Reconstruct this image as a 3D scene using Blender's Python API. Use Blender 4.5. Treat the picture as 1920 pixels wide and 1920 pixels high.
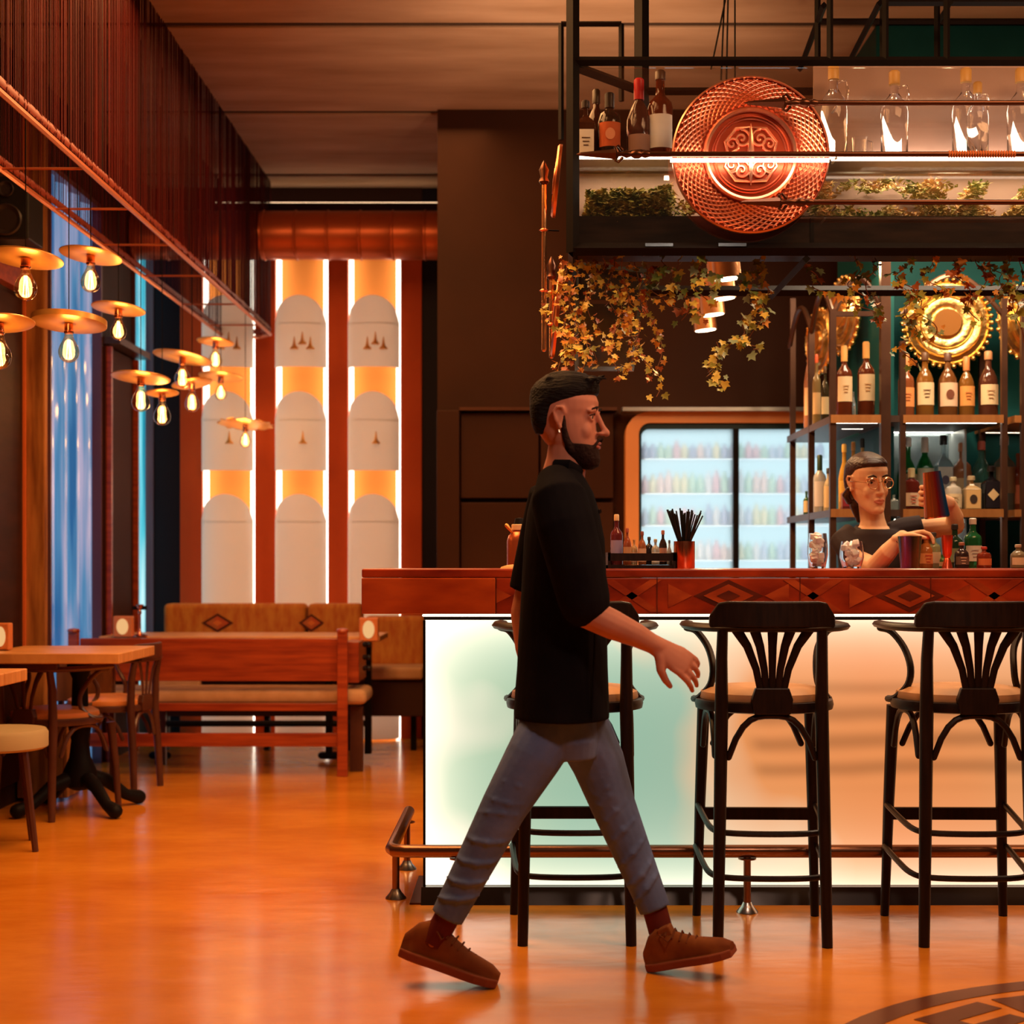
import bpy, math, random
from math import pi, sin, cos, sqrt, radians as R
from mathutils import Vector, Matrix, noise
random.seed(7)
C = bpy.context.scene.collection
SC = bpy.context.scene
for o in list(bpy.data.objects): bpy.data.objects.remove(o)

# ------------------------------------------------------------ camera, world, exposure
F, VX, VY, EYE = 3000.0, 985.0, 1055.0, 1.15
cd = bpy.data.cameras.new('camera'); cam = bpy.data.objects.new('camera', cd); C.objects.link(cam)
cam.location = (0, 0, EYE); cam.rotation_euler = (pi/2, 0, 0)
cd.sensor_width = 36; cd.lens = F/1920*36
cd.shift_x = (960-VX)/1920; cd.shift_y = (VY-960)/1920
cd.dof.use_dof = True; cd.dof.focus_distance = 5.2; cd.dof.aperture_fstop = 3.2
SC.camera = cam
w = bpy.data.worlds.new('world'); SC.world = w; w.use_nodes = True
w.node_tree.nodes['Background'].inputs[0].default_value = (1.0, .52, .28, 1)
w.node_tree.nodes['Background'].inputs[1].default_value = .035
SC.view_settings.view_transform = 'Standard'; SC.view_settings.look = 'None'
SC.view_settings.gamma = 1; SC.view_settings.use_curve_mapping = False
SC.view_settings.exposure = 0.0

def light(kind, loc, energy, col, rot=(0,0,0), size=.3, size_y=None, spot=None, blend=.5):
    d = bpy.data.lights.new(kind.lower()+'_light', kind); d.energy = energy; d.color = col
    if kind == 'AREA':
        d.size = size
        if size_y: d.shape = 'RECTANGLE'; d.size_y = size_y
    else: d.shadow_soft_size = size
    if kind == 'SPOT': d.spot_size = R(spot or 60); d.spot_blend = blend
    o = bpy.data.objects.new(kind.lower()+'_light', d); C.objects.link(o); o.location = loc; o.rotation_euler = rot
    return o
WARM = (1, .55, .25)
# added unseen fill lights and spots, put in to warm and brighten the room
light('AREA', (-.9, 5.6, 3.5), 115, (1, .46, .16), size=1.4, size_y=2.2)
light('AREA', (-.8, 7.8, 3.5), 27, (1, .46, .17), size=1.2, size_y=1.6)
light('AREA', (1.9, 3.9, 3.5), 66, (1, .5, .22), size=1.6, size_y=1.0)
light('SPOT', (.9, 2.6, 2.9), 85, (1, .62, .45), rot=(R(52), 0, R(12)), size=.15, spot=50)
light('AREA', (1.75, 6.15, 2.9), 40, (1, .74, .5), size=1.2, size_y=.3)
light('SPOT', (.35, 6.6, 2.4), 95, (1, .62, .36), rot=(R(150), 0, R(12)), size=.1, spot=95, blend=1)

# ------------------------------------------------------------ helpers
def at(px, py, D): return Vector(((px-VX)*D/F, D, EYE+(VY-py)*D/F))
def X(px, D): return (px-VX)*D/F
def Z(py, D): return EYE+(VY-py)*D/F

class MB:
    def __init__(s): s.v = []; s.f = []; s.sm = []
    def add(s, vs, fs, M=None, smooth=False):
        n = len(s.v)
        for p in vs:
            p = Vector(p)
            s.v.append(M @ p if M is not None else p)
        for f in fs: s.f.append([i+n for i in f]); s.sm.append(smooth)
        return s
    def box(s, x0, x1, y0, y1, z0, z1, M=None):
        vs = [(x0,y0,z0),(x1,y0,z0),(x1,y1,z0),(x0,y1,z0),(x0,y0,z1),(x1,y0,z1),(x1,y1,z1),(x0,y1,z1)]
        return s.add(vs, [(0,3,2,1),(4,5,6,7),(0,1,5,4),(1,2,6,5),(2,3,7,6),(3,0,4,7)], M)
    def prism(s, poly, y0, y1, M=None, axis='y'):
        n = len(poly)
        if axis == 'y': vs = [(a, y0, b) for a, b in poly]+[(a, y1, b) for a, b in poly]
        elif axis == 'z': vs = [(a, b, y0) for a, b in poly]+[(a, b, y1) for a, b in poly]
        else: vs = [(y0, a, b) for a, b in poly]+[(y1, a, b) for a, b in poly]
        fs = [tuple(range(n)), tuple(range(2*n-1, n-1, -1))]
        fs += [(i, i+n, (i+1) % n+n, (i+1) % n) for i in range(n)]
        return s.add(vs, fs, M)
    def tube(s, pts, r, n=8, M=None, sq=None, cap='round', up=None):
        pts = [Vector(p) for p in pts]; m = len(pts)
        rs = r if isinstance(r, (list, tuple)) else [r]*m
        rings = []; prev = None
        def tang(i):
            a = pts[max(i-1, 0)]; b = pts[min(i+1, m-1)]
            return (b-a).normalized()
        for i in range(m):
            t = tang(i)
            if prev is None:
                u = Vector(up) if up else (Vector((0, 0, 1)) if abs(t.z) < .9 else Vector((0, 1, 0)))
            else: u = prev
            u = (u-t*u.dot(t)).normalized(); prev = u
            rings.append((pts[i], t, u, t.cross(u), rs[i]))
        out = []
        def ring(c, u, v, ra, rb): out.append([c+u*ra*cos(2*pi*k/n)+v*rb*sin(2*pi*k/n) for k in range(n)])
        def rr(q):
            if isinstance(q, (tuple, list)): return q
            return (q*(sq[0] if sq else 1), q*(sq[1] if sq else 1))
        if cap == 'round':
            p, t, u, v, q = rings[0]; a, b = rr(q); e = min(a, b)
            for ph in (80, 55, 28): ring(p-t*e*sin(R(ph)), u, v, a*cos(R(ph)), b*cos(R(ph)))
        for p, t, u, v, q in rings: a, b = rr(q); ring(p, u, v, a, b)
        if cap == 'round':
            p, t, u, v, q = rings[-1]; a, b = rr(q); e = min(a, b)
            for ph in (28, 55, 80): ring(p+t*e*sin(R(ph)), u, v, a*cos(R(ph)), b*cos(R(ph)))
        vs = [p for rg in out for p in rg]; fs = []
        for i in range(len(out)-1):
            for k in range(n): fs.append((i*n+k, i*n+(k+1) % n, (i+1)*n+(k+1) % n, (i+1)*n+k))
        L = (len(out)-1)*n
        fs.append(tuple(range(n-1, -1, -1))); fs.append(tuple(range(L, L+n)))
        return s.add(vs, fs, M, True)
    def lathe(s, prof, c=(0,0,0), n=24, M=None, close=False, smooth=True, ph=0, sx=1, sy=1):
        vs = []; fs = []; m = len(prof); idx = []
        for r, z in prof:
            if r < 1e-6: idx.append([len(vs)]*n); vs.append((c[0], c[1], c[2]+z)); continue
            idx.append(list(range(len(vs), len(vs)+n)))
            for k in range(n):
                a = 2*pi*k/n+ph; vs.append((c[0]+r*cos(a)*sx, c[1]+r*sin(a)*sy, c[2]+z))
        for i in list(range(m-1))+([m-1] if close else []):
            A, B = idx[i], idx[(i+1) % m]
            for k in range(n):
                q = [A[k], A[(k+1) % n], B[(k+1) % n], B[k]]; f = []
                for v in q:
                    if v not in f: f.append(v)
                if len(f) > 2: fs.append(f)
        if not close:
            if prof[0][0] > 1e-5: fs.append(idx[0][::-1])
            if prof[-1][0] > 1e-5: fs.append(idx[-1])
        return s.add(vs, fs, M, smooth)
    def ell(s, c, rx, ry, rz, n=16, m=10, M=None):
        c = Vector(c); vs = [c+Vector((0,0,-rz))]; fs = []
        for i in range(1, m):
            t = -pi/2+pi*i/m
            for k in range(n): vs.append(c+Vector((rx*cos(t)*cos(2*pi*k/n), ry*cos(t)*sin(2*pi*k/n), rz*sin(t))))
        vs.append(c+Vector((0,0,rz)))
        for k in range(n): fs.append((0, 1+(k+1) % n, 1+k))
        for i in range(m-2):
            for k in range(n): fs.append((1+i*n+k, 1+i*n+(k+1) % n, 1+(i+1)*n+(k+1) % n, 1+(i+1)*n+k))
        t = len(vs)-1; b = 1+(m-2)*n
        for k in range(n): fs.append((b+k, b+(k+1) % n, t))
        return s.add(vs, fs, M, True)
    def loft(s, secs, n=24, M=None, p=2.0):
        # secs: (z, cx, cy, hx, hy)
        vs = []; fs = []
        for z, cx, cy, hx, hy in secs:
            for k in range(n):
                a = 2*pi*k/n; ca, sa = cos(a), sin(a)
                vs.append((cx+hx*math.copysign(abs(ca)**(2/p), ca), cy+hy*math.copysign(abs(sa)**(2/p), sa), z))
        m = len(secs)
        for i in range(m-1):
            for k in range(n): fs.append((i*n+k, i*n+(k+1) % n, (i+1)*n+(k+1) % n, (i+1)*n+k))
        fs.append(tuple(range(n-1, -1, -1))); fs.append(tuple(range((m-1)*n, m*n)))
        return s.add(vs, fs, M, True)
    def build(s, name, mat, parent=None, world=False, bevel=0, seg=2):
        me = bpy.data.meshes.new(name)
        off = Vector(parent_world(parent)) if (world and parent is not None) else Vector((0,0,0))
        me.from_pydata([tuple(p-off) for p in s.v], [], s.f); me.update()
        me.polygons.foreach_set('use_smooth', s.sm)
        if any(s.sm): me.set_sharp_from_angle(angle=R(42))
        me.materials.append(mat)
        o = bpy.data.objects.new(name, me); C.objects.link(o)
        if parent is not None: o.parent = parent
        if bevel:
            b = o.modifiers.new('bevel', 'BEVEL'); b.width = bevel; b.segments = seg; b.limit_method = 'ANGLE'
        return o
def parent_world(p):
    v = Vector((0,0,0))
    while p is not None: v += p.location; p = p.parent
    return v
def tag(o, label=None, cat=None, group=None, kind=None):
    if label: o['label'] = label
    if cat: o['category'] = cat
    if group: o['group'] = group
    if kind: o['kind'] = kind
    return o
def thing(name, label, cat, loc=(0,0,0), group=None, rz=0):
    o = bpy.data.objects.new(name, None); C.objects.link(o); o.location = loc; o.rotation_euler = (0,0,rz)
    o.empty_display_size = .1
    return tag(o, label, cat, group)
def struct(name, bm, m, label=None, world=False, bevel=0):
    o = bm.build(name, m, bevel=bevel); return tag(o, label, kind='structure')
def dup(root, loc, rz=None, label=None, group=None, scale=None):
    def cp(o, par):
        c = o.copy(); C.objects.link(c); c.parent = par
        for ch in [q for q in kids.get(o.name, [])]: cp(ch, c)
        return c
    kids = {}
    def collect(o):
        kids[o.name] = list(o.children)
        for ch in o.children: collect(ch)
    collect(root)
    r = cp(root, None); r.location = loc
    if rz is not None: r.rotation_euler = (0,0,rz)
    if scale: r.scale = scale
    if label: r['label'] = label
    if group: r['group'] = group
    return r
def remesh(o, vox, smooth=4):
    md = o.modifiers.new('remesh', 'REMESH'); md.mode = 'VOXEL'; md.voxel_size = vox; md.use_smooth_shade = True
    if smooth:
        sm = o.modifiers.new('smooth', 'SMOOTH'); sm.iterations = smooth; sm.factor = .5
    dg = bpy.context.evaluated_depsgraph_get()
    me = bpy.data.meshes.new_from_object(o.evaluated_get(dg)); mats = [m for m in o.data.materials]
    o.modifiers.clear(); o.data = me
    me.materials.clear()
    for m in mats: me.materials.append(m)
    me.polygons.foreach_set('use_smooth', [True]*len(me.polygons))
    return o

# ------------------------------------------------------------ materials
_m = {}
def mat(name, col, rough=.5, metal=0, col2=None, scale=5, stretch=(1,1,1), bump=0, emit=0, ecol=None, trans=0, ior=1.45, coat=0, detail=4, sub=0, contrast=(.35,.65), alpha=1, anis=0):
    if name in _m: return _m[name]
    m = bpy.data.materials.new(name); m.use_nodes = True; nt = m.node_tree; b = nt.nodes['Principled BSDF']
    b.inputs['Base Color'].default_value = (*col, 1); b.inputs['Roughness'].default_value = rough
    b.inputs['Metallic'].default_value = metal; b.inputs['IOR'].default_value = ior
    if rough >= .5 and not metal: b.inputs['Specular IOR Level'].default_value = .12
    if trans: b.inputs['Transmission Weight'].default_value = trans
    if coat: b.inputs['Coat Weight'].default_value = coat; b.inputs['Coat Roughness'].default_value = .12
    if sub: b.inputs['Subsurface Weight'].default_value = sub; b.inputs['Subsurface Radius'].default_value = (.01,.004,.002)
    if emit:
        b.inputs['Emission Color'].default_value = (*(ecol or col), 1); b.inputs['Emission Strength'].default_value = emit
    if alpha < 1: b.inputs['Alpha'].default_value = alpha
    if col2 or bump:
        tc = nt.nodes.new('ShaderNodeTexCoord'); mp = nt.nodes.new('ShaderNodeMapping'); mp.inputs['Scale'].default_value = stretch
        no = nt.nodes.new('ShaderNodeTexNoise'); no.inputs['Scale'].default_value = scale; no.inputs['Detail'].default_value = detail
        nt.links.new(tc.outputs['Object'], mp.inputs[0]); nt.links.new(mp.outputs[0], no.inputs['Vector'])
        if col2:
            cr = nt.nodes.new('ShaderNodeValToRGB'); cr.color_ramp.elements[0].color = (*col, 1); cr.color_ramp.elements[1].color = (*col2, 1)
            cr.color_ramp.elements[0].position, cr.color_ramp.elements[1].position = contrast
            nt.links.new(no.outputs['Fac'], cr.inputs[0]); nt.links.new(cr.outputs[0], b.inputs['Base Color'])
        if bump:
            bp = nt.nodes.new('ShaderNodeBump'); bp.inputs['Strength'].default_value = bump; bp.inputs['Distance'].default_value = .01
            nt.links.new(no.outputs['Fac'], bp.inputs['Height']); nt.links.new(bp.outputs[0], b.inputs['Normal'])
    _m[name] = m; return m
def emis(name, col, s):
    if name in _m: return _m[name]
    m = bpy.data.materials.new(name); m.use_nodes = True; nt = m.node_tree; nt.nodes.remove(nt.nodes['Principled BSDF'])
    e = nt.nodes.new('ShaderNodeEmission'); e.inputs[0].default_value = (*col, 1); e.inputs[1].default_value = s
    nt.links.new(e.outputs[0], nt.nodes['Material Output'].inputs[0]); _m[name] = m; return m
def thin_glass(name, col=(1,1,1), fac=.1, rough=.03):
    if name in _m: return _m[name]
    m = bpy.data.materials.new(name); m.use_nodes = True; nt = m.node_tree; nt.nodes.remove(nt.nodes['Principled BSDF'])
    t = nt.nodes.new('ShaderNodeBsdfTransparent'); t.inputs[0].default_value = (*col, 1)
    g = nt.nodes.new('ShaderNodeBsdfGlossy'); g.inputs['Roughness'].default_value = rough
    lw = nt.nodes.new('ShaderNodeLayerWeight'); lw.inputs[0].default_value = .3
    ma = nt.nodes.new('ShaderNodeMath'); ma.operation = 'MULTIPLY_ADD'; ma.inputs[1].default_value = .6; ma.inputs[2].default_value = fac
    mx = nt.nodes.new('ShaderNodeMixShader')
    nt.links.new(lw.outputs['Facing'], ma.inputs[0]); nt.links.new(ma.outputs[0], mx.inputs[0])
    nt.links.new(t.outputs[0], mx.inputs[1]); nt.links.new(g.outputs[0], mx.inputs[2])
    nt.links.new(mx.outputs[0], nt.nodes['Material Output'].inputs[0]); _m[name] = m; return m

BLACKWOOD = mat('black_stained_wood', (.008,.0035,.0025), .42, col2=(.018,.008,.005), scale=8, stretch=(8,8,1)); BLACKWOOD.node_tree.nodes['Principled BSDF'].inputs['Specular IOR Level'].default_value = .3
BLACKMETAL = mat('black_steel', (.008,.006,.006), .5, 0)
REDWOOD = mat('red_stained_pine', (.24,.03,.008), .35, col2=(.42,.07,.015), scale=3, stretch=(1,8,14), detail=6, coat=.2)
MAHOG = mat('mahogany_burl', (.15,.010,.002), .28, col2=(.46,.05,.008), scale=4, stretch=(1,4,2.2), detail=7, coat=.4)
MAHOG2 = mat('light_burl', (.40,.05,.008), .28, col2=(.60,.10,.015), scale=5, stretch=(1,4,3), detail=7, coat=.4)
MAHOGI = mat('inlay_veneer', (.26,.028,.006), .3, col2=(.46,.075,.014), scale=6, stretch=(1,4,3), detail=6, coat=.3)
MAHOG3 = mat('dark_veneer', (.07,.01,.004), .3, col2=(.16,.025,.008), scale=6, stretch=(1,4,4), detail=6, coat=.4)
OAK = mat('oiled_oak', (.62,.27,.08), .4, col2=(.8,.4,.14), scale=4, stretch=(2,12,1), detail=6)
ROUGHOAK = mat('rough_oak', (.2,.07,.02), .6, col2=(.45,.19,.05), scale=4, stretch=(6,6,.6), detail=7, bump=.4)
COPPER = mat('copper', (.85,.33,.18), .25, 1)
COPPERR = mat('brushed_copper', (.75,.24,.1), .32, 1, bump=.1, scale=60)
BRASS = mat('brass', (.90,.48,.13), .35, .65, col2=(.75,.34,.08), scale=6)
GOLD = mat('hammered_gold', (.9,.6,.22), .3, 1, bump=.5, scale=40)
BRONZE = mat('dark_bronze', (.12,.05,.03), .35, .9)
CUSH = mat('tan_leather', (.5,.27,.12), .5, col2=(.6,.34,.17), scale=10, bump=.1)
OLEATHER = mat('orange_leather', (.72,.24,.06), .4, col2=(.8,.3,.08), scale=6)
BROWNWALL = mat('brown_wall_paint', (.036,.013,.006), .5, col2=(.045,.016,.007), scale=2)
DARKWALL = mat('dark_wall', (.03,.012,.009), .5, col2=(.045,.018,.012), scale=3)
REDWALL = mat('terracotta_paint', (.42,.06,.014), .6, col2=(.5,.08,.018), scale=2)
TEAL = mat('teal_paint', (.008,.075,.08), .5, col2=(.012,.1,.105), scale=3)
CONC = mat('board_marked_concrete', (.28,.17,.10), .75, col2=(.44,.30,.20), scale=2.0, stretch=(.7,2.6,1), detail=8, bump=.35, contrast=(.3,.75))
GROOVE = mat('joint_shadow_concrete', (.05,.03,.02), .9)
LEDW = emis('warm_led', (1,.86,.68), 4.0)
LEDC = emis('cool_led', (.9,.95,1), 5)
STEEL = mat('brushed_steel', (.6,.58,.55), .3, 1)
CLEAR = mat('clear_glass', (1,1,1), .02, trans=1, ior=1.45)
PANE = thin_glass('thin_glass_pane')
BULBG = thin_glass('amber_bulb_glass', (1,.88,.62), .03)
FIL = emis('glowing_filament', (1,.62,.25), 14)

# ------------------------------------------------------------ setting: floor, ceiling, walls
# polished orange floor
m = mat('polished_orange_floor', (.72,.2,.035), .2); nt = m.node_tree; b = nt.nodes['Principled BSDF']
tc = nt.nodes.new('ShaderNodeTexCoord'); mp = nt.nodes.new('ShaderNodeMapping'); mp.inputs['Scale'].default_value = (.8,1.6,1)
n1 = nt.nodes.new('ShaderNodeTexNoise'); n1.inputs['Scale'].default_value = 1.6; n1.inputs['Detail'].default_value = 8; n1.inputs['Roughness'].default_value = .65
cr = nt.nodes.new('ShaderNodeValToRGB'); cr.color_ramp.elements[0].position = .3; cr.color_ramp.elements[1].position = .72
cr.color_ramp.elements[0].color = (.62,.18,.010,1); cr.color_ramp.elements[1].color = (.90,.34,.035,1)
n2 = nt.nodes.new('ShaderNodeTexNoise'); n2.inputs['Scale'].default_value = 9; n2.inputs['Detail'].default_value = 6
mr = nt.nodes.new('ShaderNodeMapRange'); mr.inputs[3].default_value = .10; mr.inputs[4].default_value = .26
bp = nt.nodes.new('ShaderNodeBump'); bp.inputs['Strength'].default_value = .06; bp.inputs['Distance'].default_value = .02
L = nt.links.new
L(tc.outputs['Object'], mp.inputs[0]); L(mp.outputs[0], n1.inputs['Vector']); L(n1.outputs[0], cr.inputs[0]); L(cr.outputs[0], b.inputs['Base Color'])
L(mp.outputs[0], n2.inputs['Vector']); L(n2.outputs[0], mr.inputs[0]); L(mr.outputs[0], b.inputs['Roughness']); L(n2.outputs[0], bp.inputs['Height']); L(bp.outputs[0], b.inputs['Normal'])
b.inputs['IOR'].default_value = 1.7
FLOORM = m
floor = struct('floor', MB().box(-3.2, 4.6, .3, 10.9, -.1, 0), FLOORM)

ceil = struct('ceiling', MB().box(-2.6, 4.6, 1.0, 10.9, 3.64, 3.8), GROOVE)
ys = [1.62, 3.05, 4.47, 5.88, 7.30, 8.72, 10.12, 10.6]
for i in range(len(ys)-1):
    MB().box(-2.6, 4.6, ys[i]+.035, ys[i+1]-.035, 3.6, 3.645).build('concrete_panel', CONC, ceil, bevel=.006)
    MB().box(-2.6, 4.6, ys[i+1]-.033, ys[i+1]+.033, 3.612, 3.642).build('joint', GROOVE, ceil)

WX = -2.45
# left wall: opaque stretches
wl = struct('wall_left', MB().box(WX-.15, WX, 3.0, 7.8, 0, 3.6).box(WX-.15, WX, 9.19, 9.96, 0, 3.6)
            .box(WX-.15, WX, 8.1, 9.2, 3.2, 3.6).box(WX-.15, WX, 9.9, 10.6, 3.2, 3.6), DARKWALL)
for y0, y1 in ((3.1,4.2),(4.25,5.4),(5.45,6.5),(6.55,7.7)):
    MB().box(WX, WX+.02, y0, y1, .1, 2.42).build('wall_panel', mat('dark_red_panel', (.03,.008,.005), .5, col2=(.045,.012,.007), scale=3, stretch=(1,1,6)), wl, bevel=.004)
MB().box(WX, WX+.05, 6.3, 7.78, 2.45, 2.55).build('rail', REDWOOD, wl)
# post
tr1 = struct('trim_1', MB().box(WX, WX+.10, 7.82, 7.88, 0, 3.6), ROUGHOAK, 'rough sawn oak post beside the blue window', bevel=.008)
MB().box(WX, WX+.012, 7.795, 7.818, 0, 3.6).build('edge_strip', mat('orange_lit_edge', (.7,.16,.04), .4), tr1)  # orange strip paints the light on the post's near edge
# ribbed lit windows
def rib_glass(name, cols, s):
    m = mat(name, cols[0], .12, ior=1.5, coat=.5); nt = m.node_tree; b = nt.nodes['Principled BSDF']
    tc = nt.nodes.new('ShaderNodeTexCoord'); mp = nt.nodes.new('ShaderNodeMapping'); mp.inputs['Scale'].default_value = (1,7,.5)
    no = nt.nodes.new('ShaderNodeTexNoise'); no.inputs['Scale'].default_value = 1.7; no.inputs['Detail'].default_value = 2
    cr = nt.nodes.new('ShaderNodeValToRGB'); e = cr.color_ramp.elements
    e[0].position = .36; e[0].color = (*cols[0], 1); e[1].position = .68; e[1].color = (*cols[2], 1)
    k = e.new(.5); k.color = (*cols[1], 1)
    L = nt.links.new; L(tc.outputs['Object'], mp.inputs[0]); L(mp.outputs[0], no.inputs['Vector']); L(no.outputs[0], cr.inputs[0])
    L(cr.outputs[0], b.inputs['Emission Color']); b.inputs['Emission Strength'].default_value = s
    b.inputs['Base Color'].default_value = (*[c*.4 for c in cols[1]], 1)
    return m
BLUEG = rib_glass('blue_backlit_ribbed_glass', ((.01,.10,.28),(.07,.22,.42),(.42,.36,.52)), 1.0)
CYANG = rib_glass('cyan_backlit_ribbed_glass', ((.0,.22,.36),(.08,.55,.70),(.6,.95,1)), 1.05)
def rib_window(name, y0, y1, n, m, label):
    w0 = struct(name, MB().box(WX-.15, WX-.1, y0, y1, 0, 3.2), DARKWALL, label)
    MB().box(WX-.1, WX+.02, y0, y0+.02, 0, 3.2).box(WX-.1, WX+.02, y1-.02, y1, 0, 3.2).box(WX-.1, WX+.02, y0, y1, 3.17, 3.2).build('window_frame', mat('purple_frame', (.12,.05,.07), .3), w0)
    s = (y1-y0-.04)/n
    for i in range(n):
        a = y0+.02+i*s; pts = [(WX-.09, a), (WX-.09, a+s)]+[(WX-.06+.055*sin(pi*k/6), a+s-s*k/6) for k in range(7)]
        g = MB(); nn = len(pts); g.prism([(p[0], p[1]) for p in pts], .02, 3.17, axis='z'); g.sm = [True]*len(g.sm)
        g.build('ribbed_pane', m, w0)
rib_window('window_1', 8.19, 9.19, 4, BLUEG, 'tall ribbed window glowing blue beside the oak post')
rib_window('window_2', 9.96, 10.47, 2, CYANG, 'narrow ribbed window glowing cyan in the far left corner')
dr = struct('door_1', MB().box(WX, WX+.03, 9.22, 9.92, 0, 2.4), mat('dark_door', (.045,.012,.007), .6), 'dark brown door between the blue and the cyan windows')
MB().box(WX, WX+.12, 9.2, 9.95, 2.41, 2.45).build('lintel', BRONZE, dr)
MB().box(WX+.03, WX+.06, 9.24, 9.27, 0, 2.4).box(WX+.03, WX+.06, 9.87, 9.9, 0, 2.4).build('door_frame', REDWOOD, dr)
# rear wall with recessed light columns
wb = struct('wall_rear', MB().box(WX-.15, 4.6, 10.6, 10.8, 0, 3.8), mat('amber_plaster', (.75,.30,.08), .6))
CW = [429, 566, 702]; CX = [X(p, 10.45) for p in CW]; HW = .171
edges = [X(338, 10.45)]+[v for c in CX for v in (c-HW, c+HW)]+[X(791, 10.45)]
k = 1
for i in range(0, 8, 2):
    struct('trim_%d' % (k+1), MB().box(edges[i], edges[i+1], 10.44, 10.6, 0, 3.22), REDWALL, bevel=.004); k += 1
struct('trim_6', MB().box(WX, X(338, 10.45), 10.46, 10.6, 0, 3.6).box(X(791, 10.45), 0, 10.46, 10.6, 0, 3.6), mat('black_corner', (.012,.008,.012), .5))
struct('trim_7', MB().box(edges[0], edges[-1], 10.45, 10.6, 3.22, 3.6), mat('dark_soffit', (.03,.012,.008), .6))
SHM = mat('white_shield_plaster', (.72,.72,.72), .5)
nt = SHM.node_tree; b = nt.nodes['Principled BSDF']; tl = nt.nodes.new('ShaderNodeBsdfTranslucent'); tl.inputs[0].default_value = (.95,.93,.88,1)
mx = nt.nodes.new('ShaderNodeMixShader'); mx.inputs[0].default_value = .45
nt.links.new(b.outputs[0], mx.inputs[1]); nt.links.new(tl.outputs[0], mx.inputs[2]); nt.links.new(mx.outputs[0], nt.nodes['Material Output'].inputs[0])
AMB = mat('amber_backing', (.9,.30,.06), .6)
def shield(c, zb, zs, zt):
    g = MB(); N = 16; vs = []; fs = []
    rows = [0,.15,.3,.5,.7,.85,1]
    for off in (0, .008):
        for j, t in enumerate(rows):
            for i in range(N+1):
                u = -1+2*i/N; q = sqrt(max(0, 1-u*u)); top = zs+(zt-zs)*q if zt else zs
                y = 10.40-.10*q+off
                vs.append((c+u*(HW-.004), y, zb+(top-zb)*t))
    W = N+1; Hh = len(rows); n2 = W*Hh
    for j in range(Hh-1):
        for i in range(N):
            a = j*W+i; fs.append((a, a+1, a+W+1, a+W)); fs.append((n2+a, n2+a+W, n2+a+W+1, n2+a+1))
    for i in range(N):
        a = (Hh-1)*W+i; fs.append((a, a+1, n2+a+1, n2+a)); fs.append((i, n2+i, n2+i+1, i+1))
    g.add(vs, fs, None, True); return g
names = ['left', 'middle', 'right']
for i, c in enumerate(CX):
    t = thing('light_column', ['leftmost white arched light column, partly behind the hanging curtain', 'middle one of the three white arched light columns', 'rightmost white arched light column beside the dark wall corner'][i], 'wall light', (c, 10.5, 0), 'white arched light columns on the rear wall')
    MB().box(c-HW, c+HW, 10.55, 10.59, 0, 3.22).build('backing', AMB, t, True)
    for s in (-1, 1):
        x = c+s*(HW-.006); MB().box(min(x, x-s*.022), max(x, x-s*.022), 10.45, 10.53, .0, 3.2).build('led_strip', LEDW, t, True)
    for zb, zs, zt in ((Z(692,10.45), Z(608,10.45), Z(560,10.45)), (Z(884,10.45), Z(787,10.45), Z(738,10.45)), (.01, Z(976,10.45), Z(928,10.45))):
        shield(c, zb, zs, zt).build('arched_shield', SHM, t, True)
        MB().tube([(c+u/8*(HW-.01), 10.40-.10*sqrt(1-(u/8)**2)-.002, zs-.012) for u in range(-8, 9)], .003, 5).build('groove_ring', SHM, t, True)
    def horn(px, py):
        x = X(px, 10.35); z = Z(py, 10.35); MB().lathe([(.028,-.04),(.026,-.032),(.012,-.018),(.008,.0),(.004,.03),(.0,.045)], (x, 10.27, z), 10).build('brass_horn', BRASS, t, True)
    pc = CW[i]+4
    for dx, dy in ((-15, 646), (0, 637), (15, 646), (1, 822)): horn(pc+dx, dy)
# duct above
t = thing('ventilation_duct', 'fat orange spiral ventilation duct running above the light columns', 'duct', (-1.2, 9.95, 3.18))
ORD = mat('copper_red_duct', (.55,.12,.035), .35, .5)
seg = .2; x = WX+.02
while x < -.5:
    g = MB(); g.lathe([(.148,0),(.156,.004),(.156,.012),(.15,.018),(.15,seg-.004),(.148,seg)], (0,0,0), 28, Matrix.Translation((x, 9.95, 3.185)) @ Matrix.Rotation(pi/2, 4, 'Y'))
    g.build('duct_section', ORD, t, True); x += seg
t = thing('cove_light', 'thin warm light strip in the ceiling cove above the duct', 'light', (-1.1, 10.3, 3.5))
MB().box(-2.0, -.52, 10.3, 10.34, 3.46, 3.47).build('strip', emis('cove_led', (1,.62,.35), 2.5), t, True)
MB().box(-2.3, -.5, 10.25, 10.29, 3.38, 3.455).build('lip', DARKWALL, t, True)

# wall behind the bar
WBY = 8.65
wr = struct('wall_bar', MB().box(-.475, 4.6, WBY, WBY+.25, 0, 3.6).box(-.475, -.2, WBY+.2, 10.6, 0, 3.6), BROWNWALL)
struct('trim_8', MB().box(-.475, X(862, 8.6), 8.56, WBY, 0, Z(770,8.6)), BROWNWALL, bevel=.006)
t = thing('wall_cabinet', 'flat brown cupboards set into the wall behind the bar', 'cabinet', (.1, 8.6, 0))
for x0, x1 in ((864, 1010), (1014, 1150)):
    for z0, z1 in ((.9, Z(940,8.6)), (Z(936,8.6), Z(772,8.6))):
        MB().box(X(x0,8.6), X(x1,8.6), 8.6, 8.65, z0+.006, z1-.006).build('door', BROWNWALL, t, True, bevel=.004)
MB().box(X(862,8.6), X(1156,8.6), 8.55, 8.65, Z(771,8.6), Z(765,8.6)).build('ledge', BRONZE, t, True)
struct('wall_right', MB().box(4.45, 4.6, 1.0, 8.7, 0, 3.6), BROWNWALL)
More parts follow.
